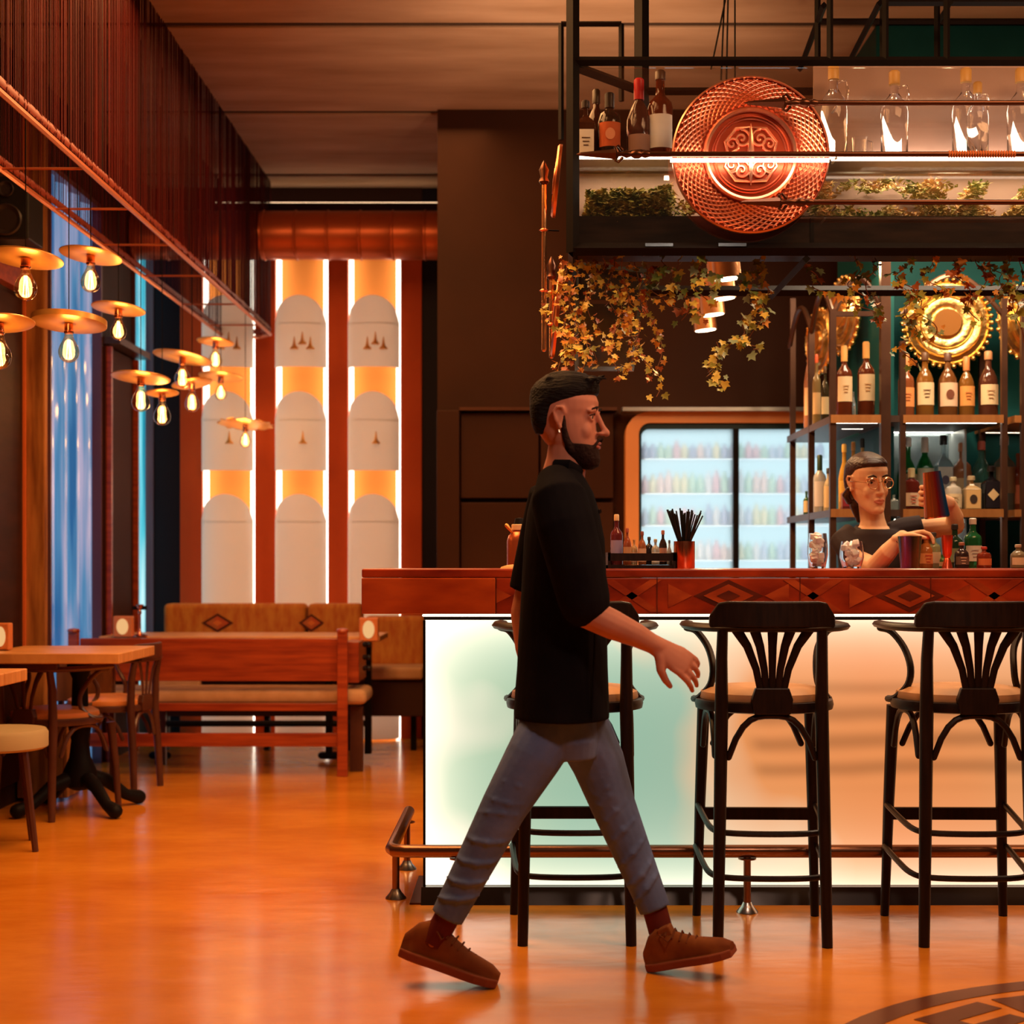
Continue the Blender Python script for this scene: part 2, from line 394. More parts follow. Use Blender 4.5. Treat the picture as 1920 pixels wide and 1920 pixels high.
# teal wall block behind the shelves
struct('wall_shelf', MB().box(1.60, 4.4, 7.3, 8.2, 0, 3.6), TEAL)
# cold room window / fridge
fr = thing('glass_door_fridge', 'brightly lit glass door fridge in a rounded orange frame behind the bar', 'fridge', (.95, 8.6, 0))
def rrect(x0, x1, z0, z1, r, n=6):
    p = []
    for cx, cz, a0 in ((x1-r, z1-r, 0), (x0+r, z1-r, 90), (x0+r, z0+r, 180), (x1-r, z0+r, 270)):
        for k in range(n+1):
            a = R(a0+90*k/n); p.append((cx+r*cos(a), cz+r*sin(a)))
    return p
def ringframe(o, i, y0, y1):
    g = MB(); n = len(o); vs = [(a,y0,b) for a,b in o]+[(a,y0,b) for a,b in i]+[(a,y1,b) for a,b in o]+[(a,y1,b) for a,b in i]; fs = []
    for k in range(n):
        j = (k+1) % n
        fs += [(k, j, n+j, n+k), (2*n+k, 3*n+k, 3*n+j, 2*n+j), (n+k, n+j, 3*n+j, 3*n+k), (k, 2*n+k, 2*n+j, j)]
    g.add(vs, fs); return g
D = 8.55; x0, x1 = X(1172, D), 1.74; z0, z1 = .2, Z(774, D)
ringframe(rrect(x0, x1, z0, z1, .12), rrect(x0+.07, x1-.07, z0+.07, z1-.058, .06), 8.5, 8.64).build('outer_frame', mat('orange_lit_frame', (.72,.30,.10), .45), fr, True)
ringframe(rrect(x0+.07, x1-.07, z0+.07, z1-.058, .06), rrect(x0+.085, x1-.085, z0+.1, z1-.09, .04), 8.52, 8.62).build('inner_frame', mat('dark_teal_frame', (.01,.03,.035), .3), fr, True)
MB().box(X(1165,D), x1, 8.44, 8.6, Z(774,D), Z(767,D)).build('top_rail', STEEL, fr, True)
MB().box(x0+.08, x1-.08, 8.62, 8.645, z0+.1, z1-.09).build('lit_back', emis('fridge_glow', (.66,.88,.93), 1.15), fr, True)
for px in (1378,): MB().box(X(px-5,D), X(px+5,D), 8.5, 8.6, z0+.1, z1-.09).build('mullion', BLACKMETAL, fr, True)
for pz in (860, 925, 985, 1050):
    MB().box(x0+.09, x1-.09, 8.54, 8.61, Z(pz,D)-.006, Z(pz,D)).build('shelf', mat('white_shelf', (.75,.85,.88), .4), fr, True)
FROST = mat('frosted_fridge_glass', (.93,.98,1), .5, trans=1, ior=1.45)
for a, bb in ((1200, 1373), (1383, 1562)): MB().box(X(a,D), X(bb,D), 8.525, 8.53, z0+.1, z1-.09).build('glass_door', FROST, fr, True)
light('AREA', ((x0+x1)/2, 8.535, 1.3), 5, (.85,.95,1), rot=(pi/2, 0, 0), size=1.0, size_y=1.3)  # added fill light that brightens the bottle fronts
rnd = random.Random(3)
cc = [(.9,.6,.65),(.5,.6,.8),(.9,.9,.9),(.9,.85,.6),(.6,.85,.7),(.95,.75,.7),(.65,.75,.9)]
for si, pz in enumerate((860, 925, 985, 1050)):
    for j in range(23):
        c = rnd.choice(cc); r = .02; px = 1206+j*15
        hh = (.1,.13,.12,.12)[si]*rnd.uniform(.75,1); 
        MB().lathe([(r,0),(r,hh*.65),(r*.4,hh*.85),(r*.4,hh)], (X(px,D)+.01, 8.58, Z(pz,D)), 10).build('chilled_bottle', mat('chilled_%d' % cc.index(c), tuple(.25+v*.7 for v in c), .4, trans=.4), fr, True)

# ------------------------------------------------------------ hanging curtain ring
CXR, CXL, CZ = -1.64, -1.96, 2.62
t = thing('hanging_curtain', 'long dark red bead curtain hung from the ceiling around the pendant lamps', 'curtain', (-1.8, 7, CZ))
path = [(CXR, y/100) for y in range(350, 1030, 4)]
ce = [((CXR+CXL)/2+(CXR-CXL)/2*cos(R(a)), 10.28+.16*sin(R(a))) for a in range(0, 181, 15)]
pathL = [(CXL, y/100) for y in range(1030, 350, -4)]
full = path+ce+pathL
g = MB()
rnd = random.Random(5)
def strandset(pts, step, rr):
    acc = 0; g = MB(); last = pts[0]
    for p in pts[1:]:
        d = math.dist(p, last); k = int(d/step+.5) or 1
        for j in range(k):
            x = last[0]+(p[0]-last[0])*(j/k)+rnd.uniform(-.004,.004); y = last[1]+(p[1]-last[1])*(j/k)+rnd.uniform(-.003,.003)
            r = rr*rnd.uniform(.6,1.5)
            g.add([(x-r,y,CZ),(x+r*.5,y-r,CZ),(x+r*.5,y+r,CZ),(x-r,y,3.6),(x+r*.5,y-r,3.6),(x+r*.5,y+r,3.6)], [(0,1,4,3),(1,2,5,4),(2,0,3,5)])
        last = p
    return g
CURT = mat('dark_red_bead_strand', (.10,.006,.003), .7, 0, col2=(.04,.003,.003), scale=3, stretch=(1,6,.3))
tag(strandset(path, .0105, .0017).build('bead_strands', CURT, t, True), kind='stuff')
tag(strandset(ce+pathL, .016, .0011).build('bead_strands', CURT, t, True), kind='stuff')
RAIL = mat('copper_red_rail', (.6,.17,.07), .35, .5)
MB().tube([(x, y, CZ) for x, y in full[::3]], .011, 6).build('bottom_rail', RAIL, t, True)
MB().tube([(x, y, CZ+.035) for x, y in full[::3]], .02, 4, sq=(.8,.25)).build('rail_band', mat('dark_red_band', (.2,.03,.012), .4), t, True)
for y in (5.0, 5.97, 6.65, 7.4, 8.2, 9.1, 9.9): MB().tube([(CXL, y, CZ+.0), (CXR, y, CZ+.0)], .005, 6).build('cross_rod', RAIL, t, True)
for y in (4.6, 5.4, 6.2, 7.0, 7.8, 8.6, 9.4, 10.2):
    for x in (CXL, CXR): MB().tube([(x, y, CZ), (x, y, 3.6)], .003, 5).build('hanger_wire', BLACKMETAL, t, True)

# ------------------------------------------------------------ pendant lamps
pend = [  # disc px, py, depth, disc radius, tilt, bulb radius, label
    (48, 484, 5.76, .133, 4, .034, 'pendant lamp with a wide brass disc, upper left one nearest the loudspeaker'),
    (170, 479, 6.63, .128, 6, .034, 'pendant lamp with a brass disc, upper one right of the nearest lamp'),
    (-2, 606, 5.5, .120, -4, .036, 'pendant lamp cut by the left edge of the picture'),
    (129, 607, 6.3, .146, 2, .034, 'pendant lamp with the largest polished brass disc with a raised rim'),
    (222, 579, 7.08, .118, 5, .030, 'pendant lamp with a thin edge-on disc and black cap in front of the cyan window'),
    (264, 708, 7.5, .137, 3, .036, 'pendant lamp with a flat disc at the lower left of the far cluster'),
    (304, 737, 7.92, .082, -3, .036, 'small pendant lamp hanging lowest but one, between two bigger discs'),
    (342, 670, 8.4, .155, 8, .036, 'pendant lamp with a plain wide orange disc in the middle of the far cluster'),
    (404, 641, 9.3, .108, 4, .034, 'pendant lamp with a black cap in front of the leftmost light column, upper one'),
    (360, 719, 8.64, .11, -10, .034, 'pendant lamp with a steeply tilted disc among the far cluster'),
    (414, 706, 9.44, .13, 3, .030, 'pendant lamp with a flat disc before the gap of the leftmost light column'),
    (460, 797, 9.9, .175, 2, .030, 'lowest pendant lamp, with a ragged scalloped disc and black cap')]
for i, (px, py, D, r, tl, br, lab) in enumerate(pend):
    p = at(px, py, D); t = thing('pendant_lamp', lab, 'lamp', p, 'brass disc pendant lamps')
    M = Matrix.Rotation(R(tl), 4, 'Y') @ Matrix.Rotation(R(-7), 4, 'X')
    n = 40 if i != 11 else 36
    g = MB(); pr = [(0,.008),(r*.3,.010),(r*.4,.004),(r*.85,.0),(r*.97,.004 if i != 3 else .016),(r,.002 if i != 3 else .02),(r,-.002),(r*.85,-.006),(r*.4,-.002),(.0,.002)]
    g.lathe(pr, n=n, M=M)
    if i == 11:
        for k, v in enumerate(g.v):
            q = Vector((v.x, v.y, 0)).length
            if q > r*.8: g.v[k] = Vector((v.x*(.9+.1*(k % 2)), v.y*(.9+.1*(k % 2)), v.z+.005*(k % 3)))
    g.build('disc', BRASS, t)
    MB().lathe([(0,.012),(.03,.012),(.03,.022),(.0,.024)] if i in (4,5,8,11) else [(0,.01),(.014,.01),(.012,.03),(0,.034)], n=16).build('cap', BLACKMETAL, t)
    MB().tube([(0,0,.03), (0,0,3.6-p.z)], .0022, 5).build('cord', BLACKMETAL, t)
    k = br/.034*1.18
    MB().lathe([(0,0),(.017,0),(.017,-.028),(.019,-.03),(.019,-.036),(.016,-.04),(0,-.04)], n=14).build('socket', COPPER, t)
    pf = [(.013,-.036),(.014,-.048),(.020,-.062),(.029,-.078),(.034,-.094),(.034,-.105),(.030,-.119),(.020,-.130),(.008,-.135),(0,-.136)]
    bb = MB().lathe([(a*k, -.036+(z+.036)*k) for a, z in pf], n=20).build('bulb', BULBG, t)
    f = MB()
    for q in range(5):
        a = 2*pi*q/5; f.tube([(.004*k*cos(a), .004*k*sin(a), -.055*k), (.009*k*cos(a+.3), .009*k*sin(a+.3), -.116*k)], .0016, 5)
    f.build('filament', FIL, bb)
    light('POINT', (p.x, p.y, p.z-.1), 2.0, (1,.5,.18), size=.03).parent = None

# loudspeaker on the left wall
t = thing('loudspeaker', 'black loudspeaker mounted high on the left wall', 'speaker', (-2.3, 7.2, 2.74))
MB().box(-2.44, -2.235, 7.2, 7.42, Z(448,7.2), Z(330,7.2)).build('cabinet', mat('black_plastic', (.01,.008,.008), .45), t, True, bevel=.006)
for pz, r in ((412, .07), (355, .035)):
    MB().lathe([(r,0),(r*1.05,.006),(r*.95,.012),(r*.6,-.004),(r*.25,-.006),(0,.004)], n=24, M=Matrix.Translation((-2.335, 7.195, Z(pz,7.2))) @ Matrix.Rotation(pi/2, 4, 'X')).build('driver', mat('rubber', (.03,.02,.02), .35), t, True)

# ------------------------------------------------------------ bentwood seating
def sm(P, k=4):
    P = [Vector(p) for p in P]; out = []
    for i in range(len(P)-1):
        a, b, c, d = P[max(i-1, 0)], P[i], P[i+1], P[min(i+2, len(P)-1)]
        for j in range(k):
            t = j/k; out.append(.5*((2*b)+(c-a)*t+(2*a-5*b+4*c-d)*t*t+(3*b-a-3*c+d)*t**3))
    return out+[P[-1]]
def arc(c, r, a0, a1, n, f): return [f(c[0]+r*cos(R(a0+(a1-a0)*k/n)), c[1]+r*sin(R(a0+(a1-a0)*k/n))) for k in range(n+1)]
def bentwood(name, label, cat, loc, seat=.74, rings=True, group=None, rz=0, wood=None, cush=None, splats=5):
    t = thing(name, label, cat, loc, group, rz); wd = wood or BLACKWOOD
    s = seat; top = s+.295; ar = s+.215
    # rear legs continue up as back posts (near the camera, y negative)
    for q in (-1, 1):
        MB().tube([(q*.163,-.215,0), (q*.157,-.205,s*.45), (q*.150,-.19,s-.04), (q*.15,-.195,s+.12), (q*.148,-.215,ar+.02)], [.0165,.019,.021,.018,.016], 10, cap='flat').build('leg', wd, t)
        MB().tube([(q*.192,.215,0), (q*.182,.20,s*.5), (q*.172,.18,s-.05)], [.014,.018,.021], 10, cap='flat').build('leg', wd, t)
    # seat ring and cushion
    def rim(r, z): return [(r*1.0*cos(2*pi*k/36)*1.0, r*sin(2*pi*k/36)*1.0, z) for k in range(37)]
    MB().lathe([(.195,-.018),(.212,-.014),(.215,.0),(.212,.014),(.19,.018)], (0,0,s-.028), 36, close=True).build('seat_ring', wd, t)
    MB().lathe([(0,-.02),(.19,-.02),(.200,.0),(.196,.018),(.17,.032),(.1,.038),(0,.04)], (0,0,s-.008), 32).build('cushion', cush or CUSH, t)
    # hub, splats and crest
    hy = -.205
    MB().prism([(-.055,s-.045),(.055,s-.045),(.062,s+.0),(.05,s+.035),(-.05,s+.035),(-.062,s)], hy-.012, hy+.018).build('splat_hub', wd, t, bevel=.004)
    for k in range(splats):
        u = (k-(splats-1)/2)/((splats-1)/2)
        b = [(u*.034, hy, s+.02), (u*.048, hy-.004, s+.09), (u*.075, hy-.008, s+.16), (u*.118, hy-.014, ar+.01)]
        MB().tube(b, [(.005,.010),(.0045,.011),(.005,.013),(.006,.017)], 8, cap='flat', up=(0,1,0)).build('splat', wd, t)
    N = 14; vs = []; fs = []
    def cy(u): return hy-.045+.05*u*u
    g = MB(); pr = [(-1,.0),(-1,.028),(-.9,.052),(-.84,.072),(.84,.072),(.9,.052),(1,.028),(1,0)]
    hw = .188
    cols = [-1+2*k/N for k in range(N+1)]
    for y_off in (-.014, .014):
        for u in cols:
            a = abs(u); zt = .075 if a < .84 else .075-.045*(a-.84)/.16
            vs += [(u*hw, cy(u)+y_off, top-.078), (u*hw, cy(u)+y_off*.7, top-.075+zt)]
    n2 = 2*(N+1)
    for k in range(N):
        a = 2*k; fs += [(a,a+2,a+3,a+1), (n2+a,n2+a+1,n2+a+3,n2+a+2), (a+1,a+3,n2+a+3,n2+a+1), (a,n2+a,n2+a+2,a+2)]
    fs += [(0,1,n2+1,n2), (2*N,n2+2*N,n2+2*N+1,2*N+1)]
    g.add(vs, fs).build('crest', wd, t, bevel=.005)
    # flat bent arm rail
    ap = [(-.232,.10,ar), (-.236,.02,ar), (-.232,-.08,ar), (-.20,-.165,ar), (-.13,-.215,ar), (0,-.232,ar), (.13,-.215,ar), (.20,-.165,ar), (.232,-.08,ar), (.236,.02,ar), (.232,.10,ar)]
    MB().tube(sm(ap), 1, 8, sq=(.013,.024), up=(0,0,1), cap='flat').build('arm_rail', wd, t)
    for q in (-1, 1):
        MB().tube(sm([(q*.234,.08,ar-.012), (q*.205,.055,ar-.022), (q*.172,.02,ar-.07), (q*.160,-.02,ar-.13), (q*.168,-.02,s+.03), (q*.200,.01,s-.012), (q*.213,.06,s-.02)]), .0112, 8).build('arm_support', wd, t)
    # bent braces under the seat
    z = s-.05
    for a, b in ((((-.150,-.195),(.150,-.195))), (((-.165,-.18),(-.178,.17))), (((.165,-.18),(.178,.17))), (((-.165,.18),(.165,.18)))):
        pts = []
        for k in range(13):
            u = -1+2*k/12; m = .5+u/2
            pts.append((a[0]+(b[0]-a[0])*(m*.86+.07), a[1]+(b[1]-a[1])*(m*.86+.07), z-.125*(abs(u)**3.2)))
        MB().tube(pts, .010, 8).build('brace', wd, t)
    if rings:
        for z, q in ((.335, 1), (.20, 1.04)):
            pts = [(-.19*q,.19,z+.03), (-.182*q,.03,z+.012), (-.17*q,-.10,z), (-.13*q,-.155,z-.004), (0,-.165,z-.006), (.13*q,-.155,z-.004), (.17*q,-.10,z), (.182*q,.03,z+.012), (.19*q,.19,z+.03)]
            MB().tube(sm(pts), .0095, 8).build('foot_ring', wd, t)
        MB().box(-.18, .18, .19, .212, .315, .355).build('front_rail', wd, t, bevel=.004)
    return t
G = 'black bentwood bar stools along the glowing bar'
bentwood('bar_stool', 'black bentwood bar stool mostly hidden behind the walking man', 'stool', (.155, 5.02, 0), group=G)
bentwood('bar_stool', 'black bentwood bar stool just right of the walking man, seen whole', 'stool', (.745, 5.0, 0), group=G, rz=R(-1.5))
bentwood('bar_stool', 'black bentwood bar stool at the right edge of the picture', 'stool', (1.36, 5.0, 0), group=G, rz=R(-1))

G2 = 'bentwood chairs at the left tables'
DKCH = mat('dark_brown_bentwood', (.07,.022,.012), .3, col2=(.1,.035,.02), scale=6)
bentwood('dining_chair', 'bentwood chair with orange seat, back to the camera, tucked in at the oak tables', 'chair', (-2.16, 7.35, 0), .46, False, G2, R(-24), DKCH, OLEATHER, 3)
bentwood('dining_chair', 'bentwood chair with round orange seat facing left at the far end of the oak table', 'chair', (-2.12, 8.12, 0), .45, False, G2, R(80), DKCH, OLEATHER, 3)
t = thing('round_stool', 'round stool with a thick beige padded top at the left picture edge', 'stool', (-2.13, 6.45, 0), 'left side stools')
MB().lathe([(0,.40),(.185,.40),(.20,.41),(.20,.465),(.19,.48),(0,.485)], n=36).build('seat', mat('beige_vinyl', (.46,.36,.2), .5), t)
for a in (-25, 65, 155, 245): MB().tube([(.14*cos(R(a)), .14*sin(R(a)), .40), (.2*cos(R(a)), .2*sin(R(a)), 0)], [.018,.013], 8, cap='flat').build('leg', DKCH, t)

# ------------------------------------------------------------ oak tables with cast iron feet
def oak_table(label, x0, x1, y0, y1, cx, cy, top=.755, fr_=1):
    t = thing('oak_table', label, 'table', (cx, cy, 0), 'oak topped tables on the left')
    n = 3; s = (y1-y0)/n
    for k in range(n): MB().box(x0, x1, y0+k*s+.0015, y0+(k+1)*s-.0015, top-.045, top).build('plank', OAK, t, True, bevel=.004)
    MB().box(cx-.28, cx+.28, cy-.03, cy+.03, top-.06, top-.045).build('batten', BLACKMETAL, t, True)
    MB().lathe([(.05,top-.05),(.06,top-.08),(.035,top-.14),(.04,.45),(.055,.40),(.04,.33),(.05,.25),(.08,.18),(.07,.12),(.03,.1)], (cx,cy,0), 14).build('column', BLACKMETAL, t, True)
    for k in range(4):
        a = R(45+90*k); c, s_ = cos(a), sin(a)
        MB().tube([(cx+.04*c, cy+.04*s_, .16), (cx+.14*fr_*c, cy+.14*fr_*s_, .13), (cx+.24*fr_*c, cy+.24*fr_*s_, .055), (cx+.31*fr_*c, cy+.31*fr_*s_, .035)], [.04,.032,.026,.034], 10).build('claw_foot', BLACKMETAL, t, True)
    return t
oak_table('oak topped table on a black iron foot at the left, second from the camera', -2.385, -1.765, 6.95, 7.62, -2.06, 7.4)
oak_table('oak table top corner nearest the camera at the left edge', -2.385, -1.86, 5.2, 5.98, -2.17, 5.6, fr_=.75)
# oak flat bench box beneath the window
t = thing('storage_box', 'rough oak box standing on the floor behind the table foot', 'box', (-2.3, 7.75, 0))
MB().box(-2.44, -2.22, 7.68, 7.72, .02, .42).build('front_board', ROUGHOAK, t, True, bevel=.004)
MB().box(-2.44, -2.2, 7.72, 7.98, .40, .43).build('lid', ROUGHOAK, t, True, bevel=.004)
MB().box(-2.22, -2.2, 7.68, 7.98, .02, .40).build('side_board', ROUGHOAK, t, True, bevel=.004)
t = thing('high_backed_bench', 'dark wooden bench back panel standing beyond the oak table', 'bench', (-2.2, 8.4, 0))
MB().box(X(105,8.3), X(208,8.3), 8.3, 8.34, Z(1315,8.3), Z(1243,8.3)).build('back_panel', mat('dark_oak_panel', (.12,.04,.012), .4, col2=(.2,.07,.02), scale=4, stretch=(5,5,1)), t, True, bevel=.004)
for px in (108, 205): MB().box(X(px-4,8.3), X(px+4,8.3), 8.345, 8.385, 0, Z(1240,8.3)).build('leg', DKCH, t, True)
# menu blocks
def menu_block(px, py0, py1, D, hw, label, rz=0):
    z0 = Z(py1, D); hh = Z(py0, D)-z0; t = thing('menu_block', label, 'table lamp', (X(px,D), D, z0), 'small wooden light blocks on the tables', rz)
    MB().box(-hw, hw, -.03, .03, 0, hh).build('block', mat('orange_wood_block', (.7,.2,.06), .45, col2=(.8,.28,.09), scale=5), t, bevel=.006)
    p = [(hw*.62*cos(2*pi*k/20), hh/2+hh*.38*sin(2*pi*k/20)) for k in range(20)]
    MB().prism(p, -.034, -.0285).build('glowing_face', emis('glow_face', (1,.55,.22), .85), t)
    return t
menu_block(232, 1155, 1194, 9.0, .053, 'small glowing wooden block on the far table beside the candlestick')
menu_block(692, 1158, 1202, 9.0, .053, 'small glowing wooden block at the right end of the far table')
menu_block(4, 1168, 1218, 7.2, .040, 'small wooden block on the oak table at the left picture edge')
t = thing('candlestick', 'thin copper candlestick on the far table in front of the cyan window', 'candlestick', (X(262,9.0), 9.0, .735))
MB().lathe([(.045,0),(.045,.006),(.015,.014),(.008,.03),(.007,.12),(.012,.135),(.007,.15),(.02,.165),(.022,.18),(0,.182)], n=16).build('stem', COPPER, t)
MB().box(-.04, .04, -.008, .008, .15, .172).build('cross_piece', BLACKMETAL, t)

# ------------------------------------------------------------ wooden bench seen from behind
t = thing('wooden_bench', 'red stained wooden bench with tan cushion seen from behind', 'bench', (-1.7, 8.6, 0))
BD = 8.62; bx0, bx1 = -2.40, X(636,BD)
MB().box(bx0, bx1, BD, BD+.03, Z(1277,BD), Z(1197,BD)).build('back_plank', REDWOOD, t, True, bevel=.004)
MB().box(bx0, bx1+.0, BD, BD+.035, Z(1333,BD), Z(1319,BD)).build('seat_rail', REDWOOD, t, True, bevel=.003)
MB().box(bx0, bx1, BD, BD+.03, Z(1400,BD), Z(1375,BD)).build('stretcher', REDWOOD, t, True, bevel=.003)
for px in (140, 643):
    xx = X(px,BD); MB().box(xx-.028, xx+.028, BD-.035, BD-.002, 0, Z(1183,BD)).build('post', REDWOOD, t, True, bevel=.005)
    MB().lathe([(.03,0),(.034,.01),(.03,.02),(0,.026)], (xx, BD-.018, Z(1186,BD)), 12).build('finial', REDWOOD, t, True)
MB().box(X(655,8.9), X(680,8.9), 8.7, 9.1, Z(1275,8.9), Z(1200,8.9)).build('end_board', REDWOOD, t, True, bevel=.004)
for px in (668,): MB().box(X(px-12,8.8), X(px+12,8.8), 8.8, 8.85, 0, Z(1325,8.8)).build('leg', DKCH, t, True, bevel=.004)
MB().box(X(290,9.1), X(310,9.1), 9.1, 9.14, 0, .4).build('leg', DKCH, t, True)
for py in (1208, 1232, 1252):
    MB().lathe([(0,0),(.014,.005),(.02,.018),(.012,.03),(.022,.04),(.016,.055),(0,.06)], n=12, M=Matrix.Translation((X(680,8.7), 8.68, Z(py,8.7))) @ Matrix.Rotation(pi/2, 4, 'Y') @ Matrix.Scale(.8, 4)).build('turned_knob', BLACKWOOD, t, True)
MB().box(-2.38, X(692,8.8), 8.66, 9.05, Z(1319,8.75), Z(1291,8.75)).build('cushion', CUSH, t, True, bevel=.035, seg=4)
MB().box(X(262,9.1), X(375,9.1), 9.1, 9.16, Z(1290,9.1), Z(1262,9.1)).build('small_cushion', CUSH, t, True, bevel=.015)
# long table behind the bench
t = thing('long_table', 'long table behind the bench with its pale top edge just showing', 'table', (-1.7, 9.4, 0))
MB().box(-2.40, X(712,9.0), 9.0, 9.55, .705, .735).build('tabletop', OAK, t, True, bevel=.004)
for px in (300, 617, 690): MB().box(X(px-6,9.3), X(px+6,9.3), 9.28, 9.34, .04, .7).build('leg', BLACKMETAL, t, True)
for px in (300, 617): MB().tube([(X(px-14,9.3), 9.3, .03), (X(px+14,9.3), 9.3, .03)], .022, 8).build('foot', BLACKMETAL, t, True)
MB().tube([(X(300,9.3), 9.31, Z(1357,9.3)), (X(690,9.3), 9.31, Z(1357,9.3))], .018, 8).build('cross_bar', BLACKMETAL, t, True)
# ------------------------------------------------------------ sofa with kilim cushions
KIL = mat('kilim_fabric', (.50,.14,.03), .85, col2=(.62,.26,.05), scale=9, stretch=(3,1,1), bump=.3)
KIL2 = mat('kilim_red', (.55,.08,.03), .85, col2=(.45,.16,.05), scale=14); KIL3 = mat('kilim_dark', (.10,.03,.02), .9)
t = thing('long_sofa', 'long bench sofa with orange patterned kilim back cushions against the rear wall', 'sofa', (-1.2, 10.0, 0))
SD = 10.0
def cushion(px0, px1, py0, py1, name='back_cushion', D=SD, dia=None):
    o = MB().box(X(px0,D), X(px1,D), D, D+.18, Z(py1,D), Z(py0,D)).build(name, KIL, t, True, bevel=.03, seg=4)
    for cx, cy, w_, h_ in dia or []:
        for s_, mm, e in ((1, KIL3, .004), (.72, KIL2, .008), (.32, mat('kilim_orange', (.7,.2,.05), .9), .011)):
            a, b = X(cx,D), Z(cy,D); ww, hh = w_*s_*D/F, h_*s_*D/F
            MB().prism([(a-ww,b),(a,b+hh),(a+ww,b),(a,b-hh)], D-e, D+.002).build('woven_diamond', mm, o, True)
    return o
cushion(306, 572, 1132, 1260, dia=[(408,1168,30,18),(408,1206,30,18)])
cushion(576, 678, 1132, 1260, dia=[(584,1168,24,17),(584,1206,24,17)])
cushion(682, 796, 1156, 1252)
MB().box(X(300,SD), X(800,SD), 9.62, SD, Z(1273,9.7), Z(1250,9.7)).build('seat_cushion', CUSH, t, True, bevel=.02, seg=3)
MB().box(X(300,SD), X(800,SD), 9.66, SD+.1, Z(1342,9.7), Z(1276,9.7)).build('base', mat('dark_sofa_base', (.06,.025,.015), .6), t, True, bevel=.006)
for px in (310, 500, 655, 775): MB().box(X(px-5,9.8), X(px+5,9.8), 9.8, 9.86, 0, .24).build('leg', BLACKMETAL, t, True)
MB().box(X(262,10.2), X(300,10.2), 10.1, 10.2, 0, .3).build('end_leg', DKCH, t, True)

# ------------------------------------------------------------ the bar
BF = 5.30
t = thing('bar_counter', 'long bar counter with marquetry fascia and glowing printed front', 'bar', (1.9, 5.8, 0))
zt, zb = 1.13, Z(1151, BF)
xl, xs, xr = X(678,BF), X(930,BF), 4.4
MB().box(xl, xr, BF, 5.97, zt-.03, zt).build('worktop', MAHOG, t, True, bevel=.006)
fl = MB().box(xl, xs-.002, BF-.004, BF+.09, zb, zt-.031).build('end_block', MAHOG2, t, True, bevel=.003)
fm = MB().box(xs, xr, BF, BF+.09, zb, zt-.031).build('fascia', MAHOG, t, True, bevel=.003)
P = .44; zc = (zb+zt-.03)/2; hz = (zt-.031-zb)/2-.006
k = 0; x = xs+.17
while x < 2.3:
    if k % 2 == 0:
        for s_, mm, e in ((1, MAHOG3, .0015), (.72, MAHOGI, .003), (.34, MAHOG3, .0045)):
            MB().prism([(x-.115*s_,zc),(x,zc+hz*s_),(x+.115*s_,zc),(x,zc-hz*s_)], BF-e, BF+.001).build('diamond_inlay', mm, fm, True)
        for q in (-1, 1):
            MB().prism([(x+q*.12,zc),(x+q*.20,zc+hz*.75),(x+q*.20,zc-hz*.75)][::q], BF-.002, BF+.001).build('triangle_inlay', MAHOGI, fm, True)
    else:
        for q in (-1, 1):
            MB().prism([(x-.12,zc+q*hz),(x-.08,zc+q*hz),(x+.08,zc-q*hz),(x+.04,zc-q*hz)][::q], BF-.002, BF+.001).build('chevron_inlay', MAHOGI, fm, True)
    x += P/2+.08; k += 1
for i, xx in enumerate((xs+.0, X(1232,BF), X(1500,BF), X(1745,BF))): MB().box(xx-.0015, xx+.0015, BF-.003, BF, zb, zt-.03).build('joint_strip', MAHOG3, fm, True)
PD = 5.42; px0 = X(797, PD)
MB().box(px0, xr, BF+.05, PD-.002, Z(1160,PD), zb-.002).build('under_rail', BLACKMETAL, t, True)
MB().tube([(px0, BF+.03, zb-.006), (xr, BF+.03, zb-.006)], .004, 6).build('light_line', emis('under_led', (1,.8,.6), 3), t, True)
# backlit printed panel (a lit sign: soft picture of a scene)
m = bpy.data.materials.new('backlit_print'); m.use_nodes = True; nt = m.node_tree; nt.nodes.remove(nt.nodes['Principled BSDF']); N = nt.nodes.new; L = nt.links.new
tc = N('ShaderNodeNewGeometry'); sx = N('ShaderNodeSeparateXYZ'); L(tc.outputs['Position'], sx.inputs[0])
no = N('ShaderNodeTexNoise'); no.inputs['Scale'].default_value = 1.9; no.inputs['Detail'].default_value = 2.0; L(tc.outputs['Position'], no.inputs['Vector'])
def ma(op, a, b2, c=None):
    q = N('ShaderNodeMath'); q.operation = op
    for i, v in enumerate((a, b2, c)):
        if v is None: continue
        if isinstance(v, (int, float)): q.inputs[i].default_value = v
        else: L(v, q.inputs[i])
    return q.outputs[0]
dist = ma('MULTIPLY_ADD', no.outputs['Fac'], .9, ma('ADD', sx.outputs['X'], -.45))
slope = ma('MULTIPLY_ADD', sx.outputs['Z'], .25, dist)
r1 = N('ShaderNodeValToRGB'); e = r1.color_ramp.elements
mrg = ma('DIVIDE', ma('ADD', slope, .4), 2.2); L(mrg, r1.inputs[0])
stops = [(0, (1,.84,.62)), (.13, (.95,.86,.66)), (.20, (.42,.62,.42)), (.34, (.36,.60,.44)), (.47, (.40,.60,.44)), (.56, (1,.62,.36)), (.66, (1,.36,.11)), (.80, (1,.32,.09)), (1, (.95,.36,.12))]
e[0].position = 0; e[0].color = (*stops[0][1], 1); e[1].position = 1; e[1].color = (*stops[-1][1], 1)
for p, c in stops[1:-1]:
    k = e.new(p); k.color = (*c, 1)
